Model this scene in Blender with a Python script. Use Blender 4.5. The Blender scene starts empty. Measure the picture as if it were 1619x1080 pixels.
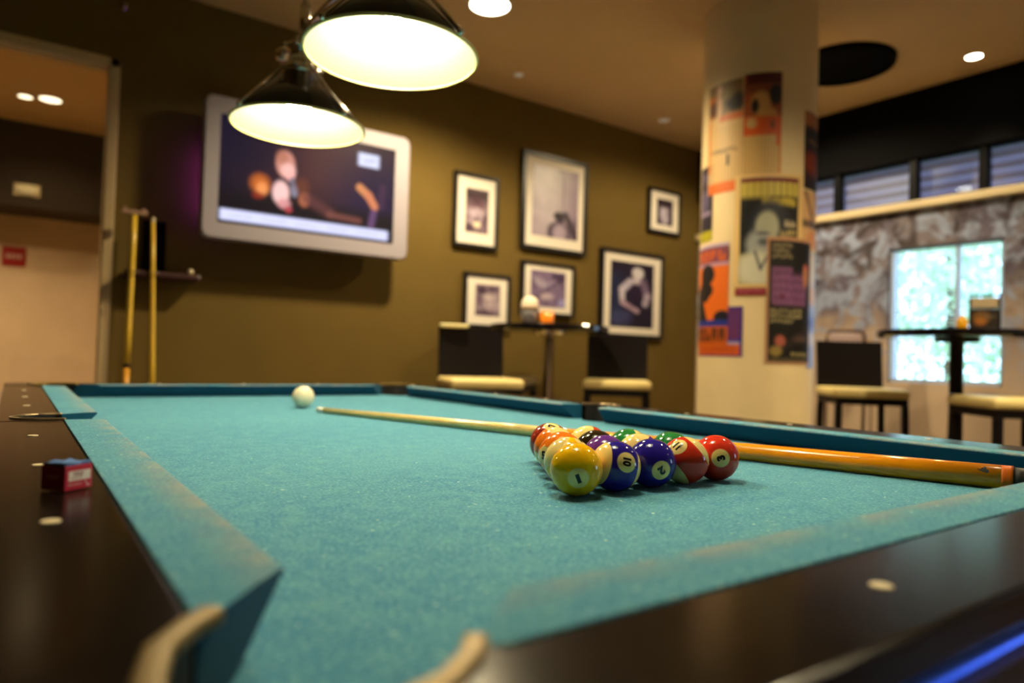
import bpy, bmesh, math, random
import numpy as np
from mathutils import Vector, Matrix, Euler

random.seed(7)
S = bpy.context.scene
COL = S.collection

# ------------------------------------------------------------------ camera
cam_d = bpy.data.cameras.new('camera'); cam = bpy.data.objects.new('camera', cam_d); COL.objects.link(cam)
yaw, pit, rol = 0.6204, 0.0232, 0.0298
fw = Vector((math.sin(yaw)*math.cos(pit), math.cos(yaw)*math.cos(pit), math.sin(pit)))
r0 = Vector((math.cos(yaw), -math.sin(yaw), 0)); u0 = r0.cross(fw)
rr = r0*math.cos(rol) + u0*math.sin(rol); uu = u0*math.cos(rol) - r0*math.sin(rol)
CAMP = Vector((-0.118, -0.2762, 0.9078))
M = Matrix(((rr.x, uu.x, -fw.x, CAMP.x), (rr.y, uu.y, -fw.y, CAMP.y), (rr.z, uu.z, -fw.z, CAMP.z), (0, 0, 0, 1)))
cam.matrix_world = M
cam_d.sensor_width = 36.0; cam_d.lens = 24.51; cam_d.clip_start = 0.02; cam_d.clip_end = 100
cam_d.dof.use_dof = True; cam_d.dof.focus_distance = 0.83; cam_d.dof.aperture_fstop = 2.9
S.camera = cam

# ------------------------------------------------------------------ view, world, sun
S.view_settings.view_transform = 'Standard'; S.view_settings.look = 'None'
S.view_settings.exposure = 0.0; S.view_settings.gamma = 1.0; S.view_settings.use_curve_mapping = False
try: S.cycles.use_denoising = True
except Exception: pass
S.cycles.max_bounces = 10; S.cycles.sample_clamp_indirect = 8.0
w = bpy.data.worlds.new('sky'); S.world = w; w.use_nodes = True
w.node_tree.nodes['Background'].inputs[0].default_value = (0.50, 0.72, 1.0, 1)
w.node_tree.nodes['Background'].inputs[1].default_value = 6.8
sd = bpy.data.lights.new('sun', 'SUN'); sd.energy = 5.0; sd.angle = 0.01; sd.color = (1, .97, .9)
so = bpy.data.objects.new('sun', sd); COL.objects.link(so); so.rotation_euler = (0, math.radians(-35), math.radians(-20))

# ------------------------------------------------------------------ helpers
def srgb(h):
    h = h.lstrip('#'); v = [int(h[i:i+2], 16)/255 for i in (0, 2, 4)]
    return tuple(c/12.92 if c <= .04045 else ((c+.055)/1.055)**2.4 for c in v)
def mat(name, col, rough=.5, metal=0., spec=.5, emis=None, estr=0., coat=0., noise=None, ior=None):
    m = bpy.data.materials.new(name); m.use_nodes = True; nt = m.node_tree; b = nt.nodes['Principled BSDF']
    c = srgb(col) if isinstance(col, str) else col
    b.inputs['Base Color'].default_value = (*c, 1); b.inputs['Roughness'].default_value = rough
    b.inputs['Metallic'].default_value = metal; b.inputs['Specular IOR Level'].default_value = spec
    b.inputs['Coat Weight'].default_value = coat
    if ior: b.inputs['IOR'].default_value = ior
    if emis is not None:
        e = srgb(emis) if isinstance(emis, str) else emis
        b.inputs['Emission Color'].default_value = (*e, 1); b.inputs['Emission Strength'].default_value = estr
    if noise:
        sc, amt, bump = noise
        tc = nt.nodes.new('ShaderNodeTexCoord'); n = nt.nodes.new('ShaderNodeTexNoise'); n.inputs['Scale'].default_value = sc
        n.inputs['Detail'].default_value = 5
        nt.links.new(tc.outputs['Object'], n.inputs['Vector'])
        mr = nt.nodes.new('ShaderNodeMapRange'); mr.inputs[1].default_value = .3; mr.inputs[2].default_value = .7
        mr.inputs[3].default_value = 1-amt; mr.inputs[4].default_value = 1+amt
        nt.links.new(n.outputs['Fac'], mr.inputs[0])
        mx = nt.nodes.new('ShaderNodeVectorMath'); mx.operation = 'SCALE'; mx.inputs[0].default_value = c
        nt.links.new(mr.outputs[0], mx.inputs['Scale']); nt.links.new(mx.outputs[0], b.inputs['Base Color'])
        if bump:
            bp = nt.nodes.new('ShaderNodeBump'); bp.inputs['Strength'].default_value = bump; bp.inputs['Distance'].default_value = .002
            nt.links.new(n.outputs['Fac'], bp.inputs['Height']); nt.links.new(bp.outputs[0], b.inputs['Normal'])
    return m
def link(o, parent=None, **props):
    COL.objects.link(o)
    if parent is not None: o.parent = parent
    for k, v in props.items(): o[k] = v
    return o
def obj(name, bm, m, parent=None, bevel=0., smooth=False, seg=2, **props):
    bmesh.ops.recalc_face_normals(bm, faces=bm.faces)
    me = bpy.data.meshes.new(name); bm.to_mesh(me); bm.free()
    if smooth:
        for p in me.polygons: p.use_smooth = True
    for mm in (m if isinstance(m, (list, tuple)) else [m]): me.materials.append(mm)
    o = bpy.data.objects.new(name, me)
    if bevel:
        md = o.modifiers.new('bevel', 'BEVEL'); md.width = bevel; md.segments = seg; md.limit_method = 'ANGLE'; md.angle_limit = math.radians(35)
    return link(o, parent, **props)
def thing(name, label, cat, loc=(0, 0, 0), rz=0., group=None):
    o = bpy.data.objects.new(name, None); o.empty_display_size = .05; link(o)
    o.location = loc; o.rotation_euler = (0, 0, rz); o['label'] = label; o['category'] = cat
    if group: o['group'] = group
    return o
def tag(o, label, cat, group=None):
    o['label'] = label; o['category'] = cat
    if group: o['group'] = group
    return o
def copy_tree(o, parent=None):
    c = o.copy(); COL.objects.link(c)
    if parent is not None: c.parent = parent
    for ch in list(o.children): copy_tree(ch, c)
    return c
def box(bm, a, b, mtx=None, mi=0):
    v = [bm.verts.new((x, y, z)) for x in (a[0], b[0]) for y in (a[1], b[1]) for z in (a[2], b[2])]
    if mtx is not None:
        for q in v: q.co = mtx @ q.co
    for f in ((0, 1, 3, 2), (4, 6, 7, 5), (0, 4, 5, 1), (2, 3, 7, 6), (0, 2, 6, 4), (1, 5, 7, 3)):
        fc = bm.faces.new([v[i] for i in f]); fc.material_index = mi
    return v
def bx(a, b, mtx=None):
    bm = bmesh.new(); box(bm, a, b, mtx); return bm
def prism(bm, pts, z0, z1):
    """extrude a 2-D outline between two heights"""
    lo = [bm.verts.new((x, y, z0)) for x, y in pts]; hi = [bm.verts.new((x, y, z1)) for x, y in pts]
    n = len(pts)
    for i in range(n): bm.faces.new((lo[i], lo[(i+1) % n], hi[(i+1) % n], hi[i]))
    for ring in (lo, hi):
        es = [bm.edges.get((ring[i], ring[(i+1) % n])) for i in range(n)]
        bmesh.ops.triangle_fill(bm, use_beauty=True, edges=es)
def lathe(bm, prof, n=32, c=(0, 0), mi=0, closed=False):
    """revolve a list of (radius, z)"""
    rings = []
    for r, z in prof:
        if r < 1e-6: rings.append([bm.verts.new((c[0], c[1], z))])
        else: rings.append([bm.verts.new((c[0]+r*math.cos(2*math.pi*i/n), c[1]+r*math.sin(2*math.pi*i/n), z)) for i in range(n)])
    prs = list(zip(rings, rings[1:])) + ([(rings[-1], rings[0])] if closed else [])
    for A, B in prs:
        for i in range(n):
            j = (i+1) % n
            if len(A) == 1 and len(B) == 1: continue
            if len(A) == 1: f = bm.faces.new((A[0], B[j], B[i]))
            elif len(B) == 1: f = bm.faces.new((A[i], A[j], B[0]))
            else: f = bm.faces.new((A[i], A[j], B[j], B[i]))
            f.material_index = mi
def tube(bm, pts, rad, n=10, cap=True):
    pts = [Vector(p) for p in pts]; rings = []
    rad = rad if isinstance(rad, (list, tuple)) else [rad]*len(pts)
    for i, p in enumerate(pts):
        t = (pts[min(i+1, len(pts)-1)]-pts[max(i-1, 0)]).normalized()
        a = Vector((0, 0, 1)) if abs(t.z) < .9 else Vector((1, 0, 0))
        e1 = t.cross(a).normalized(); e2 = t.cross(e1)
        rings.append([bm.verts.new(p+rad[i]*(math.cos(2*math.pi*k/n)*e1+math.sin(2*math.pi*k/n)*e2)) for k in range(n)])
    for A, B in zip(rings, rings[1:]):
        for k in range(n): bm.faces.new((A[k], A[(k+1) % n], B[(k+1) % n], B[k]))
    if cap: bm.faces.new(rings[0]); bm.faces.new(rings[-1])
def ball(bm, c, r, seg=16):
    bmesh.ops.create_uvsphere(bm, u_segments=seg, v_segments=max(6, seg//2), radius=r, matrix=Matrix.Translation(c))

# painted surfaces: a fine grid whose printed colours sit in a colour attribute
class Art:
    def __init__(s, nx, ny, bg):
        s.nx, s.ny = nx, ny; s.a = np.zeros((ny, nx, 3)); s.a[:] = srgb(bg)
        s.V, s.U = np.meshgrid((np.arange(ny)+.5)/ny, (np.arange(nx)+.5)/nx, indexing='ij')
    def put(s, m, col, al=1.):
        m = np.clip(m, 0, 1)[..., None]*al; s.a = s.a*(1-m)+np.array(srgb(col))*m; return s
    def rect(s, u0, v0, u1, v1, col, al=1., soft=.01):
        f = lambda d: np.clip(d/soft+.5, 0, 1)
        return s.put(f(s.U-u0)*f(u1-s.U)*f(s.V-v0)*f(v1-s.V), col, al)
    def ell(s, u, v, ru, rv, col, al=1., soft=.15, rot=0.):
        asp = s.ny/s.nx; dx = (s.U-u); dy = (s.V-v)*asp; c, q = math.cos(rot), math.sin(rot)
        X = (dx*c+dy*q)/ru; Y = (-dx*q+dy*c)/(rv*asp)
        return s.put((1-np.sqrt(X*X+Y*Y))/soft+.5, col, al)
    def line(s, u0, v0, u1, v1, wd, col, al=1., soft=.4):
        asp = s.ny/s.nx; px, py = s.U-u0, (s.V-v0)*asp; bxx, byy = u1-u0, (v1-v0)*asp
        t = np.clip((px*bxx+py*byy)/(bxx*bxx+byy*byy+1e-9), 0, 1); d = np.hypot(px-t*bxx, py-t*byy)
        return s.put((wd-d)/(wd*soft)+.5, col, al)
    def text(s, u0, v0, u1, v1, col, n=6, al=1., seed=0):
        """a row of unreadable letter-like strokes, as blurred print looks"""
        rg = random.Random(seed); wv = (u1-u0)/n
        for i in range(n):
            a = u0+i*wv+wv*.1; b = a+wv*.75; k = rg.random()
            s.rect(a, v0, a+wv*.28, v1, col, al)
            if k < .6: s.rect(a, v0, b, v0+(v1-v0)*.25, col, al)
            if k > .3: s.rect(b-wv*.25, v0+(v1-v0)*(.4 if k > .7 else 0), b, v1, col, al)
            if k > .5: s.rect(a, v1-(v1-v0)*.25, b, v1, col, al)
            else: s.rect(a, v0+(v1-v0)*.4, b, v0+(v1-v0)*.6, col, al)
        return s
    def noise(s, amt, cell=5, seed=1):
        rg = np.random.RandomState(seed); g = rg.rand(s.ny//cell+3, s.nx//cell+3)
        yi = np.arange(s.ny)/cell; xi = np.arange(s.nx)/cell
        y0 = yi.astype(int); x0 = xi.astype(int); fy = (yi-y0)[:, None]; fx = (xi-x0)[None]
        v = g[y0][:, x0]*(1-fy)*(1-fx)+g[y0+1][:, x0]*fy*(1-fx)+g[y0][:, x0+1]*(1-fy)*fx+g[y0+1][:, x0+1]*fy*fx
        s.a *= (1+amt*(v[..., None]*2-1)); s.a = np.clip(s.a, 0, 1); return s
def art_obj(name, art, pos, m, parent=None, **props):
    """pos(u, v) -> numpy xyz ; u right, v down"""
    nx, ny = art.nx, art.ny
    U, V = np.meshgrid(np.linspace(0, 1, nx), np.linspace(0, 1, ny)); P = pos(U.ravel(), V.ravel())
    idx = np.arange(nx*ny).reshape(ny, nx)
    F = np.stack([idx[:-1, :-1], idx[1:, :-1], idx[1:, 1:], idx[:-1, 1:]], -1).reshape(-1, 4)
    me = bpy.data.meshes.new(name); me.from_pydata(P.tolist(), [], F.tolist())
    ca = me.color_attributes.new('Print', 'FLOAT_COLOR', 'POINT')
    ca.data.foreach_set('color', np.concatenate([art.a.reshape(-1, 3), np.ones((nx*ny, 1))], 1).ravel().astype(np.float32))
    me.materials.append(m); o = bpy.data.objects.new(name, me); return link(o, parent, **props)
def print_mat(name, rough, emit=0.):
    m = bpy.data.materials.new(name); m.use_nodes = True; nt = m.node_tree; b = nt.nodes['Principled BSDF']
    a = nt.nodes.new('ShaderNodeVertexColor'); a.layer_name = 'Print'; b.inputs['Roughness'].default_value = rough
    if emit:
        b.inputs['Base Color'].default_value = (.01, .01, .01, 1)
        nt.links.new(a.outputs[0], b.inputs['Emission Color']); b.inputs['Emission Strength'].default_value = emit
    else: nt.links.new(a.outputs[0], b.inputs['Base Color'])
    return m

# ------------------------------------------------------------------ materials
def cloth_mat(name, wear=False):
    m = bpy.data.materials.new(name); m.use_nodes = True; nt = m.node_tree; N = nt.nodes; L = nt.links; b = N['Principled BSDF']
    b.inputs['Roughness'].default_value = .95; b.inputs['Specular IOR Level'].default_value = .15
    b.inputs['Sheen Weight'].default_value = .12; b.inputs['Sheen Roughness'].default_value = .4
    b.inputs['Sheen Tint'].default_value = (.75, .95, .9, 1)
    g = N.new('ShaderNodeNewGeometry')
    def noise(sc, det=3):
        n = N.new('ShaderNodeTexNoise'); n.inputs['Scale'].default_value = sc; n.inputs['Detail'].default_value = det
        L.new(g.outputs['Position'], n.inputs['Vector']); return n
    def ramp(src, lo, hi):
        r = N.new('ShaderNodeMapRange'); r.inputs[1].default_value = lo; r.inputs[2].default_value = hi; L.new(src, r.inputs[0]); return r.outputs[0]
    def mix(fac, a, c):
        x = N.new('ShaderNodeMix'); x.data_type = 'RGBA'
        L.new(fac, x.inputs[0]); 
        if isinstance(a, tuple): x.inputs[6].default_value = (*a, 1)
        else: L.new(a, x.inputs[6])
        x.inputs[7].default_value = (*c, 1); return x.outputs[2]
    base = mix(ramp(noise(3.5, 4).outputs['Fac'], .35, .7), (.036, .200, .37), (.060, .245, .39))
    base = mix(ramp(noise(38, 4).outputs['Fac'], .42, .75), base, (.085, .29, .39))
    base = mix(ramp(noise(330, 3).outputs['Fac'], .48, .68), base, (.15, .39, .47))
    base = mix(ramp(noise(260, 2).outputs['Fac'], .60, .72), base, (.03, .165, .30))
    base = mix(ramp(noise(160, 2).outputs['Fac'], .70, .78), base, (.52, .68, .58))
    if wear:
        fa = N.new('ShaderNodeAttribute'); fa.attribute_name = 'unshaded'
        x = N.new('ShaderNodeMix'); x.data_type = 'RGBA'; L.new(fa.outputs['Fac'], x.inputs[0]); x.inputs[6].default_value = (.009, .085, .16, 1); L.new(base, x.inputs[7]); base = x.outputs[2]  # cushion sides: bluer cloth, darkened to paint in their shade
        a = N.new('ShaderNodeAttribute'); a.attribute_name = 'wear'
        mu = N.new('ShaderNodeMath'); mu.operation = 'MULTIPLY'; L.new(a.outputs['Fac'], mu.inputs[0])
        L.new(ramp(noise(22, 4).outputs['Fac'], .35, .62), mu.inputs[1])
        m2 = N.new('ShaderNodeMath'); m2.operation = 'MULTIPLY'; L.new(mu.outputs[0], m2.inputs[0]); m2.inputs[1].default_value = .6
        base = mix(m2.outputs[0], base, (.36, .30, .22))
    L.new(base, b.inputs['Base Color'])
    bp = N.new('ShaderNodeBump'); bp.inputs['Strength'].default_value = .35; bp.inputs['Distance'].default_value = .0006
    L.new(noise(700, 2).outputs['Fac'], bp.inputs['Height']); L.new(bp.outputs[0], b.inputs['Normal'])
    return m
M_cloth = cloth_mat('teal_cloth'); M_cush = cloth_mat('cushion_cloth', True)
M_rail = mat('black_laminate', (.008, .005, .0035), .19, spec=.5, ior=1.22, noise=(60, .3, 0))
M_blue = mat('blue_plastic', (.008, .085, .75), .30, metal=.85)
M_dark = mat('dark_wood', (.008, .006, .006), .45, noise=(20, .3, 0))
M_brass = mat('bronze_trim', (.19, .115, .02), .5, metal=.3)
M_black = mat('black_rubber', (.006, .006, .006), .6)
M_pearl = mat('pearl_inlay', (.85, .72, .48), .35)
M_chrome = mat('chrome', (.80, .72, .58), .22, metal=1.)
M_ceil = mat('ceiling_paint', '#e0bd8c', .9, noise=(2, .04, 0))
M_wall = mat('wall_paint', (.150, .098, .026), .85, ior=1.2, noise=(5, .05, .1))
M_cream = mat('cream_paint', '#e6cfa0', .6, noise=(6, .04, 0))
M_trimw = mat('pale_trim', '#d9c7a2', .45)
M_door = mat('brushed_frame', '#cbb083', .45)
M_blackp = mat('black_panel', (.003, .003, .004), .8, ior=1.15)
M_mull = mat('black_mullion', (.003, .003, .005), .5, ior=1.2)
M_stool = mat('espresso_wood', (.006, .004, .005), .38, ior=1.3)
M_seat = mat('cream_vinyl', '#e4cf8c', .42)
M_maple = mat('maple_cue', (.80, .58, .20), .25, coat=.6, noise=(40, .08, 0))
M_butt = mat('amber_cue_butt', (.92, .31, .006), .20, coat=.25, noise=(30, .08, 0))
M_photo = print_mat('photo_print', .35); M_poster = print_mat('poster_print', .5); M_screen = print_mat('lit_screen', .2, 1.25)
M_frame = mat('black_frame', (.006, .005, .007), .35)
M_mat = mat('passepartout', '#efe6dc', .8)
M_floor = mat('dark_floor', '#4a3522', .5, noise=(3, .2, 0))

# ------------------------------------------------------------------ room
CZ, YW, XR, XL, YB = 2.7, 3.597, 4.557, -3.0, -3.2
def struct(name, bm, m, **k): return obj(name, bm, m, kind='structure', **k)
struct('floor', bx((XL-.1, YB-.1, -.1), (XR+.1, 10.6, 0)), M_floor)
struct('ceiling', bx((XL-.1, YB-.1, CZ), (XR+.1, 10.6, CZ+.1)), M_ceil)
DX0, DX1, DZ = -1.6, .255, 2.30
bm = bmesh.new(); box(bm, (XL, YW, 0), (DX0, YW+.12, CZ)); box(bm, (DX1, YW, 0), (XR, YW+.12, CZ)); box(bm, (DX0, YW, DZ), (DX1, YW+.12, CZ))
struct('wall_back', bm, M_wall)
struct('wall_left', bx((XL-.1, YB, 0), (XL, 10.5, CZ)), M_wall)
struct('wall_front', bx((XL, YB-.1, 0), (XR, YB, CZ)), M_cream)
# right wall with the mural, a window and a clerestory band
def mural():
    m = bpy.data.materials.new('floral_mural'); m.use_nodes = True; nt = m.node_tree; N = nt.nodes; L = nt.links; b = N['Principled BSDF']
    b.inputs['Roughness'].default_value = .7
    g = N.new('ShaderNodeNewGeometry'); sx = N.new('ShaderNodeSeparateXYZ'); L.new(g.outputs['Position'], sx.inputs[0])
    def nz(sc, det, dist=0., off=0.):
        mp = N.new('ShaderNodeMapping'); mp.inputs['Location'].default_value = (off, off, off); L.new(g.outputs['Position'], mp.inputs[0])
        n = N.new('ShaderNodeTexNoise'); n.inputs['Scale'].default_value = sc; n.inputs['Detail'].default_value = det; n.inputs['Distortion'].default_value = dist
        L.new(mp.outputs[0], n.inputs['Vector']); return n.outputs['Fac']
    def mr(src, a, c):
        r = N.new('ShaderNodeMapRange'); r.inputs[1].default_value = a; r.inputs[2].default_value = c; L.new(src, r.inputs[0]); return r.outputs[0]
    def mul(a, c, op='MULTIPLY'):
        x = N.new('ShaderNodeMath'); x.operation = op; L.new(a, x.inputs[0])
        if isinstance(c, float): x.inputs[1].default_value = c
        else: L.new(c, x.inputs[1])
        x.use_clamp = True; return x.outputs[0]
    def mix(f, a, c):
        x = N.new('ShaderNodeMix'); x.data_type = 'RGBA'; L.new(f, x.inputs[0])
        for i, q in ((6, a), (7, c)):
            if isinstance(q, tuple): x.inputs[i].default_value = (*q, 1)
            else: L.new(q, x.inputs[i])
        return x.outputs[2]
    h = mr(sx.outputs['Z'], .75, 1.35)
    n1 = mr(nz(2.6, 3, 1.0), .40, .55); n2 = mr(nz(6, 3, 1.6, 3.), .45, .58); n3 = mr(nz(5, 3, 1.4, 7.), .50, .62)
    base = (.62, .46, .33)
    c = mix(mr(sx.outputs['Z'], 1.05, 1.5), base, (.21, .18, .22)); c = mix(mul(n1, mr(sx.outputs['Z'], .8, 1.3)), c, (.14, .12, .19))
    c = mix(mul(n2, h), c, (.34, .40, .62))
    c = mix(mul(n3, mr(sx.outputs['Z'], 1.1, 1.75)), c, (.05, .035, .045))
    L.new(c, b.inputs['Base Color']); return m
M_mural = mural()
WY0, WY1, WZ0, WZ1 = 1.36, 2.02, .823, 1.70
VY0, VY1 = -2.7, -1.7
bm = bmesh.new()
box(bm, (XR, YB, 0), (XR+.15, VY0, 1.94)); box(bm, (XR, VY1, 0), (XR+.15, WY0, 1.94)); box(bm, (XR, VY0, 0), (XR+.15, VY1, WZ0)); box(bm, (XR, VY0, WZ1), (XR+.15, VY1, 1.94)); box(bm, (XR, WY1, 0), (XR+.15, YW, 1.94))
box(bm, (XR, WY0, 0), (XR+.15, WY1, WZ0)); box(bm, (XR, WY0, WZ1), (XR+.15, WY1, 1.94))
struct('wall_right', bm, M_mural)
struct('trim_1', bx((XR-.05, YB, 1.935), (XR+.15, YW, 1.985)), M_trimw, bevel=.006)
bm = bmesh.new(); box(bm, (XR-.03, YB, 2.262), (XR+.15, YW, CZ)); struct('trim_2', bm, M_blackp)
# clerestory: glazed band with pale closed blinds between black mullions
ys = [3.597, 3.40, 2.89, 2.385, 1.875, 1.475, .98, .48, -.02, -.52, -1.02, -1.52, -2.02, -2.52, -3.02]
for i in range(len(ys)-1):
    wn = bpy.data.objects.new('window_%d' % (i+2), None); link(wn, kind='structure'); wn.location = (XR, ys[i], 1.985)
    ya, yb = ys[i+1]-ys[i]+.02, -.02
    bm = bmesh.new(); box(bm, (-.005, -.022, 0), (.06, .022, .278)); obj('mullion', bm, M_mull, wn)
# blinds of the clerestory, one panel of slats per bay
M_blind = mat('lilac_blind', (.16, .12, .17), .5)
def add_translucent(m, col, f):
    nt = m.node_tree; b = nt.nodes['Principled BSDF']; o = nt.nodes['Material Output']
    t = nt.nodes.new('ShaderNodeBsdfTranslucent'); t.inputs[0].default_value = (*col, 1); x = nt.nodes.new('ShaderNodeMixShader'); x.inputs[0].default_value = f
    nt.links.new(b.outputs[0], x.inputs[1]); nt.links.new(t.outputs[0], x.inputs[2]); nt.links.new(x.outputs[0], o.inputs[0])
M_blind2 = mat('lilac_blind_pale', (.23, .20, .31), .45)
add_translucent(M_blind2, (.26, .18, .28), .35)
add_translucent(M_blind, (.18, .10, .12), .3)
for i in range(len(ys)-1):
    bm = bmesh.new()
    for k in range(8):
        z = 1.99+k*.034
        vs = [bm.verts.new(p) for p in ((XR+.084, ys[i+1]+.005, z), (XR+.084, ys[i]-.005, z), (XR+.092, ys[i]-.005, z+.0375), (XR+.092, ys[i+1]+.005, z+.0375))]
        bm.faces.new(vs).material_index = 1 if k % 2 else 0
    o = obj('blind', bm, (M_blind, M_blind2), bpy.data.objects['window_%d' % (i+2)])
    o.matrix_parent_inverse = Matrix.Translation((-XR, -ys[i], -1.985))
def glass(name, tint, gloss=.06):
    m = bpy.data.materials.new(name); m.use_nodes = True; nt = m.node_tree; nt.nodes.clear()
    o = nt.nodes.new('ShaderNodeOutputMaterial'); t = nt.nodes.new('ShaderNodeBsdfTransparent'); g = nt.nodes.new('ShaderNodeBsdfGlossy')
    mx = nt.nodes.new('ShaderNodeMixShader'); lw = nt.nodes.new('ShaderNodeFresnel'); lw.inputs[0].default_value = 1.45
    t.inputs[0].default_value = (*tint, 1); g.inputs['Roughness'].default_value = gloss
    nt.links.new(lw.outputs[0], mx.inputs[0]); nt.links.new(t.outputs[0], mx.inputs[1]); nt.links.new(g.outputs[0], mx.inputs[2]); nt.links.new(mx.outputs[0], o.inputs[0])
    return m
M_glass = glass('window_glass', (.93, .97, .97), .02); M_dglass = glass('door_glass', (.9, .86, .78), .03)
for i in range(len(ys)-1):
    o = obj('pane', bx((.045, ys[i+1]-ys[i]+.022, 0), (.05, -.022, .278)), M_glass, bpy.data.objects['window_%d' % (i+2)])
# the big window
wn = bpy.data.objects.new('window_1', None); link(wn, kind='structure'); wn.location = (XR, WY0, WZ0)
H, Wd = WZ1-WZ0, WY1-WY0
bm = bmesh.new()
for a, b in (((.02, 0, 0), (.09, .02, H)), ((.02, Wd-.02, 0), (.09, Wd, H)), ((.02, 0, 0), (.09, Wd, .02)), ((.02, 0, H-.02), (.09, Wd, H)), ((.03, .25, 0), (.08, .27, H))): box(bm, a, b)
obj('window_frame', bm, mat('pale_window_frame', '#b9c4dd', .4), wn)
obj('pane', bx((.055, .01, .01), (.06, Wd-.01, H-.01)), M_glass, wn)
bm = bmesh.new()
for k in range(34):
    z = .02+k*(H-.04)/34; box(bm, (.006, .02, z), (.0075, Wd-.02, z+.007))
obj('blind', bm, mat('thin_white_slats', '#cfe0ea', .6), wn)
wn = bpy.data.objects.new('window_20', None); link(wn, kind='structure'); wn.location = (XR, VY0, WZ0)  # unseen second window, added to light the blue moulding
bm = bmesh.new()
for a, b in (((.02, 0, 0), (.09, .02, H)), ((.02, .98, 0), (.09, 1., H)), ((.02, 0, 0), (.09, 1., .02)), ((.02, 0, H-.02), (.09, 1., H))): box(bm, a, b)
obj('window_frame', bm, bpy.data.materials['pale_window_frame'], wn)
obj('pane', bx((.055, .01, .01), (.06, .99, H-.01)), M_glass, wn)
# wall left and far of the corridor behind the glass door
bm = bmesh.new(); box(bm, (.9, YW+.12, 0), (1.0, 9.4, CZ)); struct('wall_corridor_side', bm, M_cream)
M_cor = mat('corridor_paint', '#e6cbb4', .5, noise=(4, .05, 0))
struct('wall_corridor_end', bx((XL, 7.2, 0), (.9, 7.32, 2.02)), M_cor)
struct('trim_3', bx((XL, 6.62, 2.02), (.9, 7.32, CZ)), mat('bulkhead_paint', '#30221a', .7))
# glass door
dr = bpy.data.objects.new('door_1', None); link(dr, kind='structure'); dr.location = (DX1, YW, 0)
bm = bmesh.new()
box(bm, (-.045, -.015, 0), (0, .1, DZ)); box(bm, (DX0-DX1, -.015, 0), (DX0-DX1+.045, .1, DZ)); box(bm, (DX0-DX1, -.015, DZ-.045), (0, .1, DZ)); box(bm, (-.83, -.01, 0), (-.79, .09, DZ-.04))
obj('door_frame', bm, M_door, dr, bevel=.004)
obj('pane', bx((DX0-DX1+.04, .045, .02), (-.04, .055, DZ-.04)), M_dglass, dr)
# column
bm = bmesh.new(); lathe(bm, [(.277, 0), (.277, CZ)], 64, (2.95, 1.897))
struct('trim_4', bm, M_cream, smooth=True)

# ------------------------------------------------------------------ outside the window
bm = bmesh.new(); box(bm, (XR+.2, -6, -.3), (20, 12, -.12)); struct('trim_5', bm, mat('outdoor_lawn', (.12, .30, .06), .9, noise=(8, .3, 0)))
def leaf_mat(n, c):
    m = mat(n, c, .5); b = m.node_tree.nodes['Principled BSDF']; b.inputs['Subsurface Weight'].default_value = 0.; return m
def tree(x, y, h, r, m, label):
    t = thing('tree', label, 'tree', (x, y, -.12), 0, 'trees outside the window')
    rg = random.Random(int(x*10+y*7)); bm = bmesh.new()
    for k in range(2600):
        u, v, q = rg.uniform(-1, 1), rg.uniform(0, 2*math.pi), rg.random()**.4
        s = math.sqrt(1-u*u); p = Vector((r*q*s*math.cos(v), r*q*s*math.sin(v), h*.55+h*.45*q*u))
        e = Euler((rg.uniform(0, 6), rg.uniform(0, 6), rg.uniform(0, 6))).to_matrix(); a = rg.uniform(.05, .09)
        bm.faces.new([bm.verts.new(p+e @ Vector(w_)*a) for w_ in ((-1, 0, 0), (0, -.5, .1), (1, 0, 0), (0, .5, .1))])
    obj('crown', bm, m, t)
    bm = bmesh.new(); tube(bm, [(0, 0, 0), (.03, 0, h*.4), (-.02, .05, h*.8)], [.09, .06, .03], 8); obj('trunk', bm, M_dark, t, smooth=True)
tree(8.6, 3.3, 4.2, 1.15, leaf_mat('leaf_a', (.55, .74, .60)), 'nearest green tree outside, filling the middle of the window')
tree(12.4, 3.6, 4.9, 1.9, leaf_mat('leaf_b', (.60, .78, .66)), 'farthest tree outside the window, behind the nearest one')
tree(10.4, 6.6, 4.6, 1.1, leaf_mat('leaf_c', (.52, .72, .58)), 'green tree outside, toward the left edge of the window')

# ------------------------------------------------------------------ light fittings
def lamp_point(name, loc, watt, col, rad, parent=None, spot=None, blend=1.):
    d = bpy.data.lights.new(name, 'SPOT' if spot else 'POINT'); d.energy = watt; d.color = col; d.shadow_soft_size = rad
    if spot: d.spot_size = spot; d.spot_blend = blend
    o = bpy.data.objects.new(name, d); link(o, parent); o.location = loc; return o
WARM = (1., .80, .46)
def downlight(x, y, r, watt, estr, label, col=WARM, z=CZ, spot=math.radians(150), blend=.6):
    t = thing('ceiling_light', label, 'ceiling light', (x, y, z), 0, 'recessed ceiling lights')
    bm = bmesh.new(); lathe(bm, [(r, -.004), (r*1.18, -.004), (r*1.18, .0), (r, .0)], 32, closed=True); obj('trim_ring', bm, M_trimw, t)
    bm = bmesh.new(); lathe(bm, [(0, -.002), (r, -.002)], 32); obj('diffuser', bm, mat('lit_diffuser', '#ffffff', .5, emis=(1., .93, .75), estr=estr), t)
    if watt: lamp_point('bulb', (0, 0, -.02), watt, col, r*.8, t, spot, blend)
    return t
downlight(1.79, 2.675, .10, 270, 12, 'large bright round light in the ceiling beside the front pendant shade')
downlight(4.263, 1.419, .040, 30, 18, 'small bright spotlight in the ceiling above the right-hand table', spot=math.radians(80))
downlight(2.417, 3.286, .03, 0, .12, 'unlit small brown fitting in the ceiling near the wall, nearest the hanging lamps')
downlight(3.737, 3.266, .04, 0, .10, 'unlit small fitting in the ceiling between the column and the framed pictures')
downlight(.035, 5.85, .07, 28, 4, 'wider white ceiling light seen through the glass door')
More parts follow.
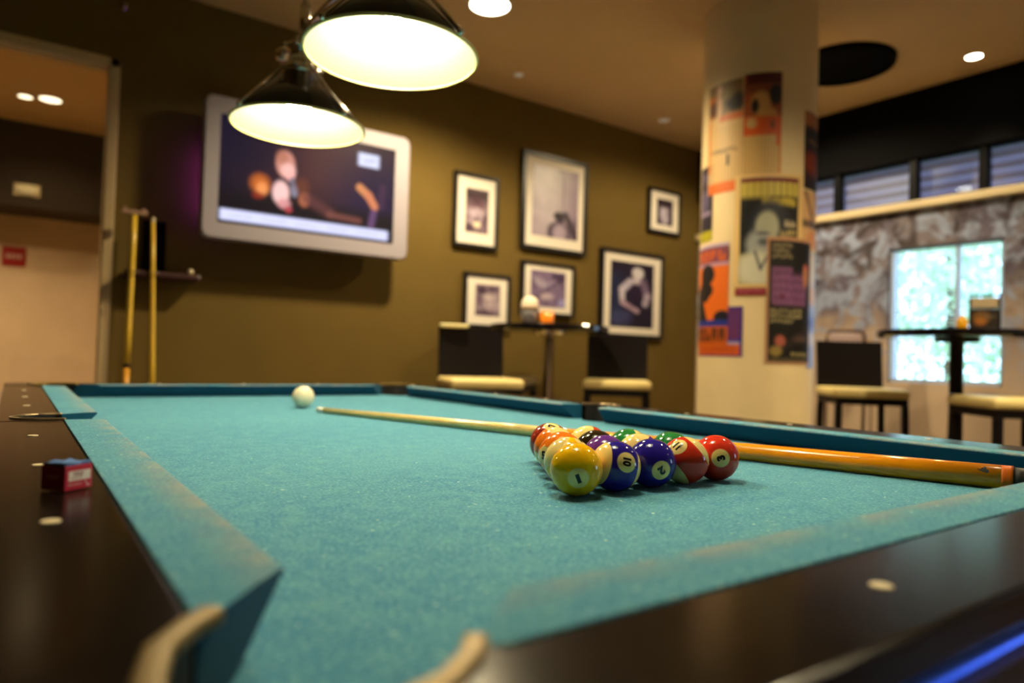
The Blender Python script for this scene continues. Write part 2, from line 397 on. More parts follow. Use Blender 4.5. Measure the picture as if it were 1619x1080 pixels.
downlight(-.115, 5.90, .045, 0, 4, 'small white ceiling light seen through the glass door, left of the wider one')
t = thing('wall_light', 'dim oval light on the dark corridor bulkhead, above the red sign', 'wall light', (-.075, 6.62, 2.15))
bm = bmesh.new(); lathe(bm, [(0, 0), (.075, .0), (.085, .012), (.07, .03), (0, .036)], 28)
for v in bm.verts: v.co = Vector((v.co.x, -v.co.z, v.co.y*.5))
obj('diffuser', bm, mat('dim_diffuser', '#e8dcb0', .5, emis=(1., .85, .5), estr=.15), t, smooth=True)
bm = bmesh.new(); box(bm, (-.09, -.006, -.05), (.09, 0, .05)); obj('back_plate', bm, M_trimw, t, bevel=.002)
# unseen fill lights, added for brightness
downlight(2.35, .55, .07, 230, 9, 'added warm fill light in the ceiling between the pool table and the column, above the view', spot=math.radians(135), blend=1.)  # unseen light added to brighten the lower column
downlight(3.6, .2, .07, 170, 9, 'added warm fill light in the ceiling near the window wall, above the view', spot=math.radians(130), blend=1.)  # unseen light added to brighten the mural and right-hand stools
downlight(3.4, -1.6, .07, 45, 9, 'added warm fill light in the ceiling behind the photographer, toward the window wall')  # general room fill, added where no lamp is seen
downlight(3.72, 2.42, .07, 110, 9, 'added fill light in the ceiling, hidden from the view behind the column', spot=math.radians(165), blend=.4)  # added to lift the room corner and mural; the column hides it
downlight(-1.2, 5.2, .07, 380, 9, 'added unseen corridor fill light left of the two seen through the glass door')  # added to brighten the corridor wall from outside the view
# round dark ceiling speaker
t = thing('ceiling_speaker', 'large round black speaker under the ceiling just right of the column', 'speaker', (3.79, 1.93, CZ))
bm = bmesh.new(); lathe(bm, [(0, -.012), (.25, -.014), (.265, -.03), (.28, -.03), (.285, 0), (0, 0)], 48); obj('speaker_ring', bm, M_blackp, t, smooth=False)
bm = bmesh.new(); lathe(bm, [(0, -.022), (.2, -.02), (.235, -.013)], 40); obj('grille', bm, mat('speaker_grille', (.003, .003, .003), .8, ior=1.15), t)

# pendant fixture over the pool table
M_shade = mat('black_enamel', (.008, .008, .006), .25, coat=.5)
M_inner = mat('white_enamel', (.15, .155, .135), .5)
M_bulb = mat('frosted_bulb', '#ffffff', .5, emis=(1., .84, .50), estr=400.)
BY = (.46, 1.05, 1.635); LX, RZ, RR = .5, 1.527, .1775
fx = thing('pendant_light_bar', 'chrome bar hung on two chains above the pool table, carrying the conical shades', 'light fixture', (LX, 1.05, CZ))
bm = bmesh.new(); tube(bm, [(0, -.78, -.91), (0, .76, -.91)], .009, 12); obj('bar', bm, M_chrome, fx, smooth=True)
for s in (-1, 1):
    bm = bmesh.new(); ball(bm, (0, .76*s, -.91), .02); ball(bm, (0, .735*s, -.91), .014); ball(bm, (0, .785*s, -.91), .012); obj('finial', bm, M_chrome, fx, smooth=True)
    bm = bmesh.new(); n = 26
    for k in range(n):
        z = -.90+k*.9/n; a = (math.pi/2)*(k % 2)
        pts = [(.009*math.cos(q)*math.cos(a), .56*s+.009*math.cos(q)*math.sin(a), z+.017+.021*math.sin(q)) for q in np.linspace(0, 2*math.pi, 9)]
        tube(bm, pts, .003, 5, cap=False)
    obj('chain', bm, M_chrome, fx)
    bm = bmesh.new(); lathe(bm, [(0, -.03), (.03, -.026), (.055, -.006), (.055, 0)], 24, (0, .56*s)); obj('ceiling_rose', bm, M_chrome, fx, smooth=True)
    bm = bmesh.new(); tube(bm, [(0, .56*s, -.92), (0, .56*s, -.84)], .014, 12); obj('clamp', bm, M_chrome, fx, smooth=True)
labels = ['conical black pendant shade nearest the photographer, hung at the near end of the bar',
          'larger-looking glowing white conical pendant shade with black outside, above the pool table',
          'smaller-looking glowing conical pendant shade in front of the television']
for i, y in enumerate(BY):
    t = thing('pendant_lamp', labels[i], 'pendant lamp', (LX, y, RZ), 0, 'conical lamps over the pool table')
    bm = bmesh.new(); lathe(bm, [(RR, 0), (RR+.002, .003), (.048, .145), (.046, .142)], 64); obj('lamp_shade', bm, M_shade, t, smooth=True)
    bm = bmesh.new(); lathe(bm, [(RR-.001, .0005), (.044, .140), (0, .141)], 64); obj('shade_lining', bm, M_inner, t, smooth=True)
    bm = bmesh.new(); lathe(bm, [(RR-.0015, -.001), (RR+.0035, -.001), (RR+.0035, .004), (RR-.0015, .004)], 64, closed=True); obj('rim', bm, mat('cream_rim', '#e8dc8a', .4), t, smooth=False)
    bm = bmesh.new(); lathe(bm, [(.048, .142), (.054, .15), (.054, .162), (.034, .175), (.030, .205), (.046, .212), (.046, .222), (.020, .235), (.014, .253), (0, .253)], 32); obj('cap', bm, M_chrome, t, smooth=True)
    for k in range(16):
        a = 2*math.pi*(k % 8)/8+.2; up_ = k > 7
        if i == 0 and k == 0:
            bm = bmesh.new(); ball(bm, (0, 0, 0), .0062, 10); STUD = obj('ball_stud', bm, M_chrome, t, smooth=True); sb = STUD
        else: sb = STUD.copy(); COL.objects.link(sb); sb.parent = t
        q = .048 if up_ else .056; sb.location = (q*math.cos(a), q*math.sin(a), .217 if up_ else .156)
    for k in range(4):
        a = 2*math.pi*k/4+.35; c, s_ = math.cos(a), math.sin(a); bm = bmesh.new()
        tube(bm, [(.056*c, .056*s_, .150), ((RR+.006)*c, (RR+.006)*s_, .010)], .0048, 8); ball(bm, ((RR+.006)*c, (RR+.006)*s_, .008), .008, 10)
        obj('strap', bm, M_chrome, t, smooth=True)
    bm = bmesh.new(); ball(bm, (0, 0, .052), .032, 20); lathe(bm, [(.016, .08), (.014, .14)], 16); obj('bulb', bm, M_bulb, t, smooth=True)

# ------------------------------------------------------------------ pool table
BZ, W, L = .76, 1.0, 2.0
HN, HR, CW, OUT = .0363, .036, .053, .135
PT = thing('pool_table', 'pool table with teal cloth and black rails set with pearl dots', 'pool table', (W/2, L/2, 0))
def fix(o, p=PT):      # part modelled in room coordinates
    o.matrix_parent_inverse = Matrix.Translation((-W/2, -L/2, 0)); return o
CC = (-.030, -.030); CR = .046; SC = (-.072, 1.0); SR = .047
def arc(c, r, a0, a1, n=14): return [(c[0]+r*math.cos(a0+(a1-a0)*i/n), c[1]+r*math.sin(a0+(a1-a0)*i/n)) for i in range(n+1)]
def mirror(p, sx, sy): return [((W-x) if sx else x, (L-y) if sy else y) for x, y in p]
# bed outline with the six pocket cut-outs (walk from the near-left corner counter-clockwise)
c0 = arc(CC, CR+.002, math.radians(100), math.radians(-10)); s0 = arc((-.072, 1.0), SR+.002, math.radians(62), math.radians(-62))
nl = c0                         # near-left corner: from left side to near side
pts = nl + mirror(nl, 1, 0)[::-1] + mirror(s0, 1, 0)[::-1] + mirror(nl, 1, 1) + mirror(nl, 0, 1)[::-1] + s0
bm = bmesh.new(); prism(bm, pts, BZ-.03, BZ); fix(obj('cloth_bed', bm, M_cloth, PT))
# cushions
def cushion(p0, p1, b0, b1, nrm):
    """nose ends p0,p1 ; back ends b0,b1 given along the rail; nrm = 2-D outward direction"""
    prof = [(.0018, .0330, 0), (0, .0350, 1), (.002, .0370, 1), (.016, .0372, .45), (CW*.6, .0368, 0), (CW, .0362, 0), (CW, -.001, 0), (.034, -.001, 0)]
    bm = bmesh.new(); wl = bm.verts.layers.float.new('wear'); fl = bm.verts.layers.float.new('unshaded'); rings = []
    ax = Vector((-nrm[1], nrm[0])) if False else None
    N = 24
    for i in range(N+1):
        f = i/N; ring = []
        for d, z, wv in prof:
            t = d/CW; lo = p0+(b0-p0)*t; hi = p1+(b1-p1)*t; s = lo+(hi-lo)*f
            if nrm[0]: x, y = (-d if nrm[0] < 0 else W+d), s
            else: x, y = s, (-d if nrm[1] < 0 else L+d)
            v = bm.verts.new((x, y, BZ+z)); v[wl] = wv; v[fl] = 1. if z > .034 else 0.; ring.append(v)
        rings.append(ring)
    n = len(prof)
    for A, B in zip(rings, rings[1:]):
        for k in range(n): bm.faces.new((A[k], A[(k+1) % n], B[(k+1) % n], B[k]))
    for ring in (rings[0], rings[-1]):
        cap = [bm.verts.new(v.co) for v in ring]
        for v in cap: v[fl] = 0.; v[wl] = 0.  # jaw ends take the painted shade colour too
        bm.faces.new(cap)
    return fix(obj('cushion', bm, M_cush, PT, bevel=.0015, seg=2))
for sx in (0, 1):
    nn = (-1, 0) if sx == 0 else (1, 0)
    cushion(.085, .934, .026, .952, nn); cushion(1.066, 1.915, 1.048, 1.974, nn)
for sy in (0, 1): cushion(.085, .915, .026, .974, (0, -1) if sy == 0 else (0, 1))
# rails with pearl sights
def rail(a, b, sights):
    bm = bx((a[0], a[1], BZ-.02), (b[0], b[1], BZ+HR)); o = fix(obj('rail', bm, M_rail, PT, bevel=.003, seg=3))
    for x, y in sights:
        bm = bmesh.new(); lathe(bm, [(0, BZ+HR+.0006), (.0055, BZ+HR+.0006), (.0060, BZ+HR-.001)], 20, (x, y)); obj('sight', bm, M_pearl, o)
DD = .0946
for sx in (0, 1):
    f = (lambda x: x) if not sx else (lambda x: W-x)
    for y0, y1, ks in ((.030, .950, (1, 2, 3)), (1.050, 1.97, (5, 6, 7))):
        xa, xb = sorted((f(-OUT), f(-CW-.0005))); rail((xa, y0), (xb, y1), [(f(-DD), L*k/8) for k in ks])
for sy in (0, 1):
    f = (lambda y: y) if not sy else (lambda y: L-y)
    ya, yb = sorted((f(-OUT), f(-CW-.0005))); rail((.030, ya), (.97, yb), [(W*k/4, f(-DD)) for k in (1, 2, 3)])
# pockets: casting, liner cup and raised lip
upath = [(-.044, .037), (-.058, .024), (-.071, .006)] + arc(CC, CR+.003, math.radians(165), math.radians(285), 14) + [(.006, -.071), (.024, -.058), (.035, -.044)]
def ribbon(bm, path, w_, z0, z1):
    P = [Vector((x, y)) for x, y in path]; n = len(P); A = []; B = []
    for i in range(n):
        t = (P[min(i+1, n-1)]-P[max(i-1, 0)]).normalized(); q = Vector((-t.y, t.x))
        A.append(P[i]+q*w_/2); B.append(P[i]-q*w_/2)
    prism(bm, [tuple(p) for p in A]+[tuple(p) for p in B[::-1]], z0, z1)
M_liner = mat('pocket_leather', (.010, .011, .012), .7)
for sx in (0, 1):
    for sy in (0, 1):
        mm = lambda p: mirror(p, sx, sy)
        pk = fix(obj('pocket', (lambda b: (lathe(b, [(CR, BZ-.004), (CR-.004, BZ-.05), (CR-.018, BZ-.10), (0, BZ-.105)], 32, mm([CC])[0]), b)[1])(bmesh.new()), M_liner, PT, smooth=True))
        out = [(-.053, .040), (-OUT, .040)] + [(x, y) for x, y in arc((-OUT+.045, -OUT+.045), .045, math.pi, 1.5*math.pi, 8)] + [(.040, -OUT), (.040, -.053)]
        inner = [(.030, -.052)] + upath[::-1][1:-1] + [(-.052, .030)]
        bm = bmesh.new(); prism(bm, mm(out+inner), BZ-.0201, BZ+HR+.0006); obj('casting', bm, M_rail, pk, bevel=.0006)
        bm = bmesh.new(); ribbon(bm, mm(upath), .011, BZ+HR-.004, BZ+HR+.004); obj('pocket_lip', bm, M_brass, pk, bevel=.003, seg=3)
        bm = bmesh.new(); ribbon(bm, mm(upath[1:-1]), .006, BZ-.03, BZ+HR-.004); obj('pocket_wall', bm, M_liner, pk)
    mm = lambda p: mirror(p, sx, 0)
    sp = [(-.050, 1.047), (-.070, 1.047)] + arc((-.073, 1.0), SR-.003, math.radians(90), math.radians(270), 14) + [(-.070, .953), (-.050, .953)]
    sp = [(-.050, 1.046), (-.060, 1.046)] + arc((-.073, 1.0), .044, math.radians(90), math.radians(270), 14) + [(-.060, .954), (-.050, .954)]
    pk = fix(obj('pocket', (lambda b: (lathe(b, [(SR, BZ-.004), (SR-.004, BZ-.05), (SR-.016, BZ-.10), (0, BZ-.105)], 32, mm([(-.072, 1.0)])[0]), b)[1])(bmesh.new()), M_liner, PT, smooth=True))
    out = [(-.0535, 1.055), (-OUT, 1.055), (-OUT, .945), (-.0535, .945)]
    bm = bmesh.new(); prism(bm, mm(out + sp[::-1]), BZ-.02, BZ+HR+.0005); obj('casting', bm, M_rail, pk, bevel=.002)
    bm = bmesh.new(); ribbon(bm, mm(sp[1:-1]), .0055, BZ-.03, BZ+HR-.001); obj('pocket_wall', bm, M_liner, pk)
    bm = bmesh.new(); ribbon(bm, mm(sp), .006, BZ+HR-.001, BZ+HR+.003); obj('pocket_lip', bm, mat('dark_pocket_lip', (.34, .25, .15), .3, metal=.8), pk, bevel=.002)
# side skirt: blue rounded moulding, dark apron, legs
def rect_ring(o1, z0, z1, o2):
    bm = bmesh.new()
    for a, b in (((-o1, -o1), (W+o1, -o2)), ((-o1, L+o2), (W+o1, L+o1)), ((-o1, -o2), (-o2, L+o2)), ((W+o2, -o2), (W+o1, L+o2))): box(bm, (a[0], a[1], z0), (b[0], b[1], z1))
    return bm
bm = bmesh.new(); o1 = OUT+.001
cs = [(-o1, -o1), (W+o1, -o1), (W+o1, L+o1), (-o1, L+o1), (-o1, -o1)]
fix(obj('blue_moulding', rect_ring(OUT+.005, BZ+.0005, BZ+.0165, OUT-.01), M_blue, PT, bevel=.006, seg=5))
fix(obj('apron', rect_ring(OUT-.003, BZ-.26, BZ-.0205, .09), M_blue, PT, bevel=.004))
fix(obj('slate_bed', bx((-.02, -.02, BZ-.10), (W+.02, L+.02, BZ-.031)), M_dark, PT)) if False else None
for x in (.06, W-.06):
    for y in (.10, L-.10): fix(obj('leg', bx((x-.07, y-.07, 0), (x+.07, y+.07, BZ-.12)), M_dark, PT, bevel=.01))

# ------------------------------------------------------------------ pool balls
RB = .02857; ra = -.0255; RX, RY = .3845, .2999
def rack_pos(i, j):
    D = 2*RB+.00005
    return Vector((RX+D*(i*math.cos(ra)+j*math.cos(ra+math.pi/3)), RY+D*(i*math.sin(ra)+j*math.sin(ra+math.pi/3)), BZ+RB))
CREAM = (.95, .73, .27)
def ball_mat(col, stripe):
    m = bpy.data.materials.new('phenolic_ball'); m.use_nodes = True; nt = m.node_tree; N = nt.nodes; L_ = nt.links; b = N['Principled BSDF']
    b.inputs['Roughness'].default_value = .08; b.inputs['IOR'].default_value = 1.42; b.inputs['Coat Weight'].default_value = .15; b.inputs['Coat Roughness'].default_value = .04
    tc = N.new('ShaderNodeTexCoord'); sp = N.new('ShaderNodeSeparateXYZ'); L_.new(tc.outputs['Object'], sp.inputs[0])
    def step(out, thr):
        a = N.new('ShaderNodeMath'); a.operation = 'ABSOLUTE'; L_.new(out, a.inputs[0])
        r = N.new('ShaderNodeMapRange'); r.inputs[1].default_value = thr-.0002; r.inputs[2].default_value = thr+.0002; L_.new(a.outputs[0], r.inputs[0]); return r.outputs[0]
    def mix(f, a, c):
        x = N.new('ShaderNodeMix'); x.data_type = 'RGBA'; L_.new(f, x.inputs[0])
        if isinstance(a, tuple): x.inputs[6].default_value = (*a, 1)
        else: L_.new(a, x.inputs[6])
        x.inputs[7].default_value = (*c, 1); return x.outputs[2]
    base = tuple(col)
    if stripe: base = mix(step(sp.outputs['Y'], RB*.56), base, CREAM)
    L_.new(mix(step(sp.outputs['Z'], math.sqrt(RB*RB-.0112**2)), base, CREAM), b.inputs['Base Color'])
    return m
M_ink = mat('number_ink', (.006, .005, .008), .2)
def number_mesh(txt):
    fc = bpy.data.curves.new('n', 'FONT'); fc.body = txt; fc.size = .0150; fc.align_x = 'CENTER'; fc.align_y = 'CENTER'; fc.offset = .0010
    fc.resolution_u = 3
    fo = bpy.data.objects.new('n', fc); COL.objects.link(fo); bpy.context.view_layer.update()
    me = bpy.data.meshes.new_from_object(fo); bpy.data.objects.remove(fo)
    bm = bmesh.new(); bm.from_mesh(me)
    xs = [v.co.x for v in bm.verts]; ys_ = [v.co.y for v in bm.verts]; cx, cy = (min(xs)+max(xs))/2, (min(ys_)+max(ys_))/2
    s = .0104/(max(ys_)-min(ys_))
    for v in bm.verts: v.co = Vector(((v.co.x-cx)*s*(1.45 if txt == '1' else 1.05 if len(txt) < 2 else .85), (v.co.y-cy)*s, 0))
    bmesh.ops.triangulate(bm, faces=bm.faces); bmesh.ops.subdivide_edges(bm, edges=[e for e in bm.edges if e.calc_length() > .002], cuts=3, use_grid_fill=False)
    bmesh.ops.triangulate(bm, faces=bm.faces)
    R_ = RB+.00012
    for v in bm.verts: v.co.z = math.sqrt(R_*R_-v.co.x**2-v.co.y**2)
    return bm
FPX = 24.51/36*1619
def ray_hit(px, py, c):
    d = (fw*FPX+rr*(px-809.5)-uu*(py-540)).normalized(); oc = CAMP-c; b = d.dot(oc); q = b*b-(oc.length_squared-RB*RB)
    return (CAMP+d*(-b-math.sqrt(max(q, 0)))-c).normalized()
bs = bmesh.new(); bmesh.ops.create_uvsphere(bs, u_segments=64, v_segments=32, radius=RB)
SPH = bpy.data.meshes.new('ball_surface'); bs.to_mesh(SPH); bs.free()
for p in SPH.polygons: p.use_smooth = True
def pool_ball(i, j, num, col, stripe, z_dir, up, label):
    """z_dir: direction of the number spot from the ball centre; up: direction of the digit's top"""
    c = rack_pos(i, j); me = SPH.copy(); me.materials.append(ball_mat(col, stripe)); o = bpy.data.objects.new('pool_ball', me); link(o)
    tag(o, label, 'pool ball', 'pool balls in the triangle')
    z = Vector(z_dir).normalized(); y = Vector(up); y = (y-z*y.dot(z)).normalized(); x = y.cross(z)
    R_ = Matrix((x, y, z)).transposed(); o.location = c; o.rotation_euler = R_.to_euler()
    n = obj('number', number_mesh(str(num)), M_ink, o)
    return o
def spot_px(i, j, a, b):
    c = rack_pos(i, j); z = ray_hit(*a, c); return z, ray_hit(*b, c)-z
def V(*a): return Vector(a)
toc = lambda i, j: (CAMP-rack_pos(i, j)).normalized()
Y1, B2, R3, P4, O5, G6, M7 = (.95, .52, .004), (.018, .010, .26), (.66, .035, .015), (.12, .03, .28), (.92, .20, .012), (.02, .20, .05), (.30, .025, .012)
z, u = spot_px(0, 0, (914.6, 757.3), (918, 766)); pool_ball(0, 0, 1, Y1, 0, z, u, 'solid yellow ball number 1 at the front corner of the triangle')
z, u = spot_px(1, 0, (991.9, 730.8), (999, 732.6)); pool_ball(1, 0, 10, B2, 1, z, u, 'blue striped ball number 10 between the 1 and the 2')
z, u = spot_px(2, 0, (1046.4, 744.6), (1049.5, 751.5)); pool_ball(2, 0, 2, B2, 0, z, u, 'solid dark blue ball number 2 in the middle of the front row')
z, u = spot_px(3, 0, (1071, 704.9), (1065.5, 710.2)); pool_ball(3, 0, 11, R3, 1, z, u, 'red striped ball number 11 beside the solid red ball')
z, u = spot_px(4, 0, (1139.9, 724.4), (1133.9, 726.2)); pool_ball(4, 0, 3, R3, 0, z, u, 'solid red ball number 3 at the right corner of the triangle')
z, u = spot_px(0, 2, (858.8, 720), (859.0, 714)); pool_ball(0, 2, 5, O5, 0, z, u, 'solid orange ball whose number 5 faces the left rail')
side = rr; top = V(0, 0, 1)
pool_ball(0, 1, 9, Y1, 1, V(0, 0, 1)*.80+rr*.62+toc(0, 1)*.15, V(-.3, .2, 1)-rr*.2, 'yellow striped ball right behind the yellow number 1')
pool_ball(1, 1, 4, P4, 0, rr, V(0, 0, 1), 'purple ball in the second row, wedged behind the 10')
pool_ball(0, 3, 13, O5, 1, fw, top*.85+rr*.5, 'orange striped ball with white top in front of the maroon one')
pool_ball(1, 2, 8, (.022, .014, .005), 0, rr, V(0, 0, 1), 'black ball in the centre of the triangle')
pool_ball(2, 1, 12, P4, 1, fw, -rr*.5+top*.8, 'mostly white ball with a purple stripe, behind the solid blue 2')
pool_ball(0, 4, 7, M7, 0, V(0, 0, 1)*.85+rr*.05-fw*.38, -rr, 'solid maroon ball with its number on top, far left corner of the triangle')
pool_ball(1, 3, 15, (.62, .05, .02), 1, top*.62+rr*.4+fw*.55, top*.5-rr*.9-fw*.5, 'white topped ball with a red stripe, second in the back row')
pool_ball(2, 2, 14, G6, 1, fw, rr*.9+top*.35, 'green ball with a white edge in the middle of the back row')
pool_ball(3, 1, 6, G6, 0, rr, V(0, 0, 1), 'solid green ball behind the red striped 11')
# cue ball
me = SPH.copy(); me.materials.append(mat('cue_ball_cream', (.88, .80, .56), .10, coat=.6)); o = bpy.data.objects.new('cue_ball', me); link(o)
o.location = (.5053, 1.5299, BZ+RB); tag(o, 'cream white cue ball standing alone far down the table', 'cue ball')

# ------------------------------------------------------------------ cue lying on the table
t = thing('cue_stick', 'amber and maple cue lying on the teal cloth behind the racked balls', 'cue', (.493, 1.382, BZ))
A = Vector((0, 0, .0068)); Bv = Vector((.907-.493, .069-1.382, .0158)); Lc = (Bv-A).length
def seg(f0, f1, r0_, r1_, n=4): return [A+(Bv-A)*(f0+(f1-f0)*k/n) for k in range(n+1)], [r0_+(r1_-r0_)*k/n for k in range(n+1)]
for nm, f0, f1, ra_, rb_, m_ in (('tip', -.004, 0, .0050, .0062, mat('cue_tip_leather', (.35, .45, .5), .8)), ('ferrule', 0, .016, .0064, .0066, mat('white_ferrule', (.9, .88, .78), .3)),
        ('shaft', .016, .52, .0066, .0105, M_maple), ('butt', .52, .991, .0105, .0150, M_butt), ('butt_ring', .991, 1.0, .0150, .0151, mat('dark_amber_ring', (.50, .10, .004), .5, ior=1.25)), ('bumper', 1.0, 1.020, .0138, .0125, M_black)):
    bm = bmesh.new(); P_, R_ = seg(f0, f1, ra_, rb_); tube(bm, P_, R_, 28); obj(nm, bm, m_, t, smooth=False)
for o in t.children:
    for p in o.data.polygons: p.use_smooth = len(p.vertices) == 4
# small dark emblem on the butt
bm = bmesh.new(); p = A+(Bv-A)*.978; ax = (Bv-A).normalized(); sdv = (CAMP-(p+t.location)); sdv = (sdv-ax*sdv.dot(ax)).normalized(); e2 = ax.cross(sdv)
nrm = (sdv*math.cos(.5)+Vector((0, 0, 1))*math.sin(.5)); nrm = (nrm-ax*nrm.dot(ax)).normalized(); e2 = ax.cross(nrm)
for k, (a_, b_, r_) in enumerate(((0, 0, .0034), (.003, .0015, .0026), (-.004, .001, .0012), (.001, -.003, .0015), (-.006, .0, .0008))):
    vs = []
    for q in range(12):
        al = 2*math.pi*q/12; s1 = a_+r_*math.cos(al); s2 = b_+r_*math.sin(al); ang = s2/.0149
        vs.append(bm.verts.new(p+ax*s1+(nrm*math.cos(ang)+e2*math.sin(ang))*(.01515+k*.00002)))
    bm.faces.new(vs)
obj('emblem', bm, M_black, t)

# ------------------------------------------------------------------ chalk cube on the left rail
t = thing('chalk_cube', 'small red paper-wrapped cube of blue chalk on the left rail', 'chalk', (-.083, .346, BZ+HR+.001), math.radians(39))
s = .0225
obj('wrapper', bx((0, 0, 0), (s+.002, s, .0185)), mat('red_label_paper', (.62, .012, .035), .35), t, bevel=.0008)
bm = bmesh.new(); n = 10; g = [[None]*(n+1) for _ in range(n+1)]
for i in range(n+1):
    for j in range(n+1):
        x, y = i/n, j/n; d = ((x-.5)**2+(y-.5)**2)*4
        g[i][j] = bm.verts.new((.0007+x*(s+.0006), .0007+y*(s-.0014), .0205-.0022*max(0, 1-d)+.0008*math.sin(9*x+4*y)))
for i in range(n):
    for j in range(n): bm.faces.new((g[i][j], g[i+1][j], g[i+1][j+1], g[i][j+1]))
r_ = bmesh.ops.extrude_face_region(bm, geom=list(bm.faces))
for v in [e for e in r_['geom'] if isinstance(e, bmesh.types.BMVert)]: v.co.z = .018
obj('chalk', bm, mat('blue_chalk', (.06, .16, .42), .95, noise=(300, .3, .3)), t, smooth=True)
a = Art(60, 40, '#c01436'); a.rect(.13, .22, .93, .62, '#f3e8e0'); a.text(.30, .27, .68, .44, '#8a2234', 6, seed=3); a.text(.24, .48, .62, .56, '#9a8080', 8, seed=5)
a.text(.12, .74, .62, .81, '#f0d0d0', 9, seed=9); a.rect(.74, .70, .80, .76, '#f6e6e6'); a.rect(.80, .82, .88, .90, '#f6e6e6'); a.rect(.95, .05, 1, .95, '#e0607a', .5)
art_obj('label_front', a, lambda U, V_: np.stack([.0003+U*(s+.0014), np.full_like(U, -.0003), .0181*(1-V_)+.0002], 1), M_poster, t)
a = Art(40, 40, '#8e1020'); a.text(.25, .35, .8, .55, '#c89090', 5, .6, seed=4)
art_obj('label_side', a, lambda U, V_: np.stack([np.full_like(U, -.0003), (s-.0003)*(1-U), .0181*(1-V_)+.0002], 1), M_poster, t)

# ------------------------------------------------------------------ television on the back wall
TY = 3.42
k = (TY+.276)/(YW+.276)
def tx(x): return -.118+(x+.118)*k
def tz(z): return .9078+(z-.9078)*k
x0, x1, z0, z1 = tx(.646), tx(1.835), tz(1.487), tz(2.243)
tv = thing('television', 'flat television with thick white rounded bezel on the back wall', 'television', ((x0+x1)/2, TY, (z0+z1)/2))
hw, hh = (x1-x0)/2, (z1-z0)/2
iw0, iw1, ih0, ih1 = tx(.7255)-tv.location.x, tx(1.736)-tv.location.x, tz(1.575)-tv.location.z, tz(2.152)-tv.location.z
def rrect(w0, w1, h0, h1, r, n=6):
    P = []
    for cx, cz, a0 in ((w1-r, h1-r, 0), (w0+r, h1-r, 90), (w0+r, h0+r, 180), (w1-r, h0+r, 270)):
        for i in range(n+1):
            q = math.radians(a0+90*i/n); P.append((cx+r*math.cos(q), cz+r*math.sin(q)))
    return P
O_, I_ = rrect(-hw, hw, -hh, hh, .045), rrect(iw0, iw1, ih0, ih1, .004)
bm = bmesh.new(); rings = []
for P, y in ((O_, .06), (O_, .008), (rrect(-hw+.008, hw-.008, -hh+.008, hh-.008, .04), 0), (I_, 0), (I_, .02)): rings.append([bm.verts.new((x, y, z)) for x, z in P])
n = len(O_)
for A_, B_ in zip(rings, rings[1:]):
    for i in range(n): bm.faces.new((A_[i], A_[(i+1) % n], B_[(i+1) % n], B_[i]))
obj('bezel', bm, mat('white_gloss_plastic', '#a49dab', .35), tv)
obj('back_cover', bx((-hw+.02, .05, -hh+.02), (hw-.02, .085, hh-.02)), M_blackp, tv, bevel=.01)
bm = bmesh.new(); box(bm, (-.16, .163, -.14), (.16, .175, .14)); box(bm, (-.10, .08, -.10), (.10, .10, .10)); box(bm, (-.03, .09, -.03), (.03, .165, .03)); obj('wall_bracket', bm, M_blackp, tv)
obj('backlight', bx((-hw+.03, .086, -hh+.12), (-hw+.05, .092, hh-.25)), mat('violet_backlight', '#200030', .5, emis=(.30, .05, .75), estr=14.), tv)
a = Art(200, 116, '#120c1c')
a.ell(.62, .30, .42, .42, '#48252c', .9, 1.2); a.ell(.9, .55, .25, .5, '#1b1038', .8, 1.0); a.ell(.12, .2, .25, .4, '#0e0c26', .8, 1.)
a.rect(-.1, .70, 1.1, 1.1, '#0e0814', .95, .12)
a.ell(.215, .585, .05, .085, '#b85e26', 1., .8, -.3); a.ell(.225, .63, .03, .06, '#f09858', .8, .8); a.ell(.205, .70, .03, .03, '#8a2a18', .8, .8)
a.ell(.345, .36, .052, .125, '#c48476', 1., .35); a.ell(.36, .42, .04, .07, '#f0b8b0', .9, .6); a.ell(.375, .47, .022, .05, '#f4b0a8', 1., .5); a.ell(.325, .30, .03, .06, '#a86850', .7, .8)
a.ell(.325, .64, .045, .11, '#efc0bc', 1., .45); a.ell(.345, .74, .035, .05, '#d49090', .9, .6); a.ell(.37, .79, .02, .03, '#b04048', .9, .5)
a.line(.385, .50, .40, .64, .016, '#6a6878', .9); a.ell(.40, .60, .02, .05, '#8d8aa0', .7, .6)
a.ell(.455, .67, .03, .07, '#b86a48', .9, .6); a.ell(.44, .55, .04, .08, '#6a3828', .7, .9)
a.line(.47, .66, .60, .76, .03, '#5e3436', .75, 1.2); a.line(.60, .78, .78, .80, .018, '#7a4640', .75, 1.1)
a.line(.78, .46, .835, .53, .024, '#cf8656', 1., .6); a.line(.835, .53, .875, .63, .024, '#cf7c56', 1., .6); a.line(.87, .70, .855, .83, .02, '#6a4874', .8, .9)
a.line(.925, .42, .915, .62, .02, '#4a2c48', .6, 1.2)
a.rect(.765, .10, .895, .235, '#d4d8f6', 1., .02); a.text(.80, .145, .875, .19, '#8a90c8', 4, .5, seed=2)
a.rect(.015, .865, .965, .965, '#d2d4f8', 1., .02)
for i_ in range(5): a.text(.05+i_*.18, .90, .05+i_*.18+.13, .935, '#aab0e0', 6, .35, seed=i_)
art_obj('screen', a, lambda U, V_: np.stack([iw0+(iw1-iw0)*U, np.full_like(U, .006), ih1+(ih0-ih1)*V_], 1), M_screen, tv, label='lit television picture of a singer at a microphone')

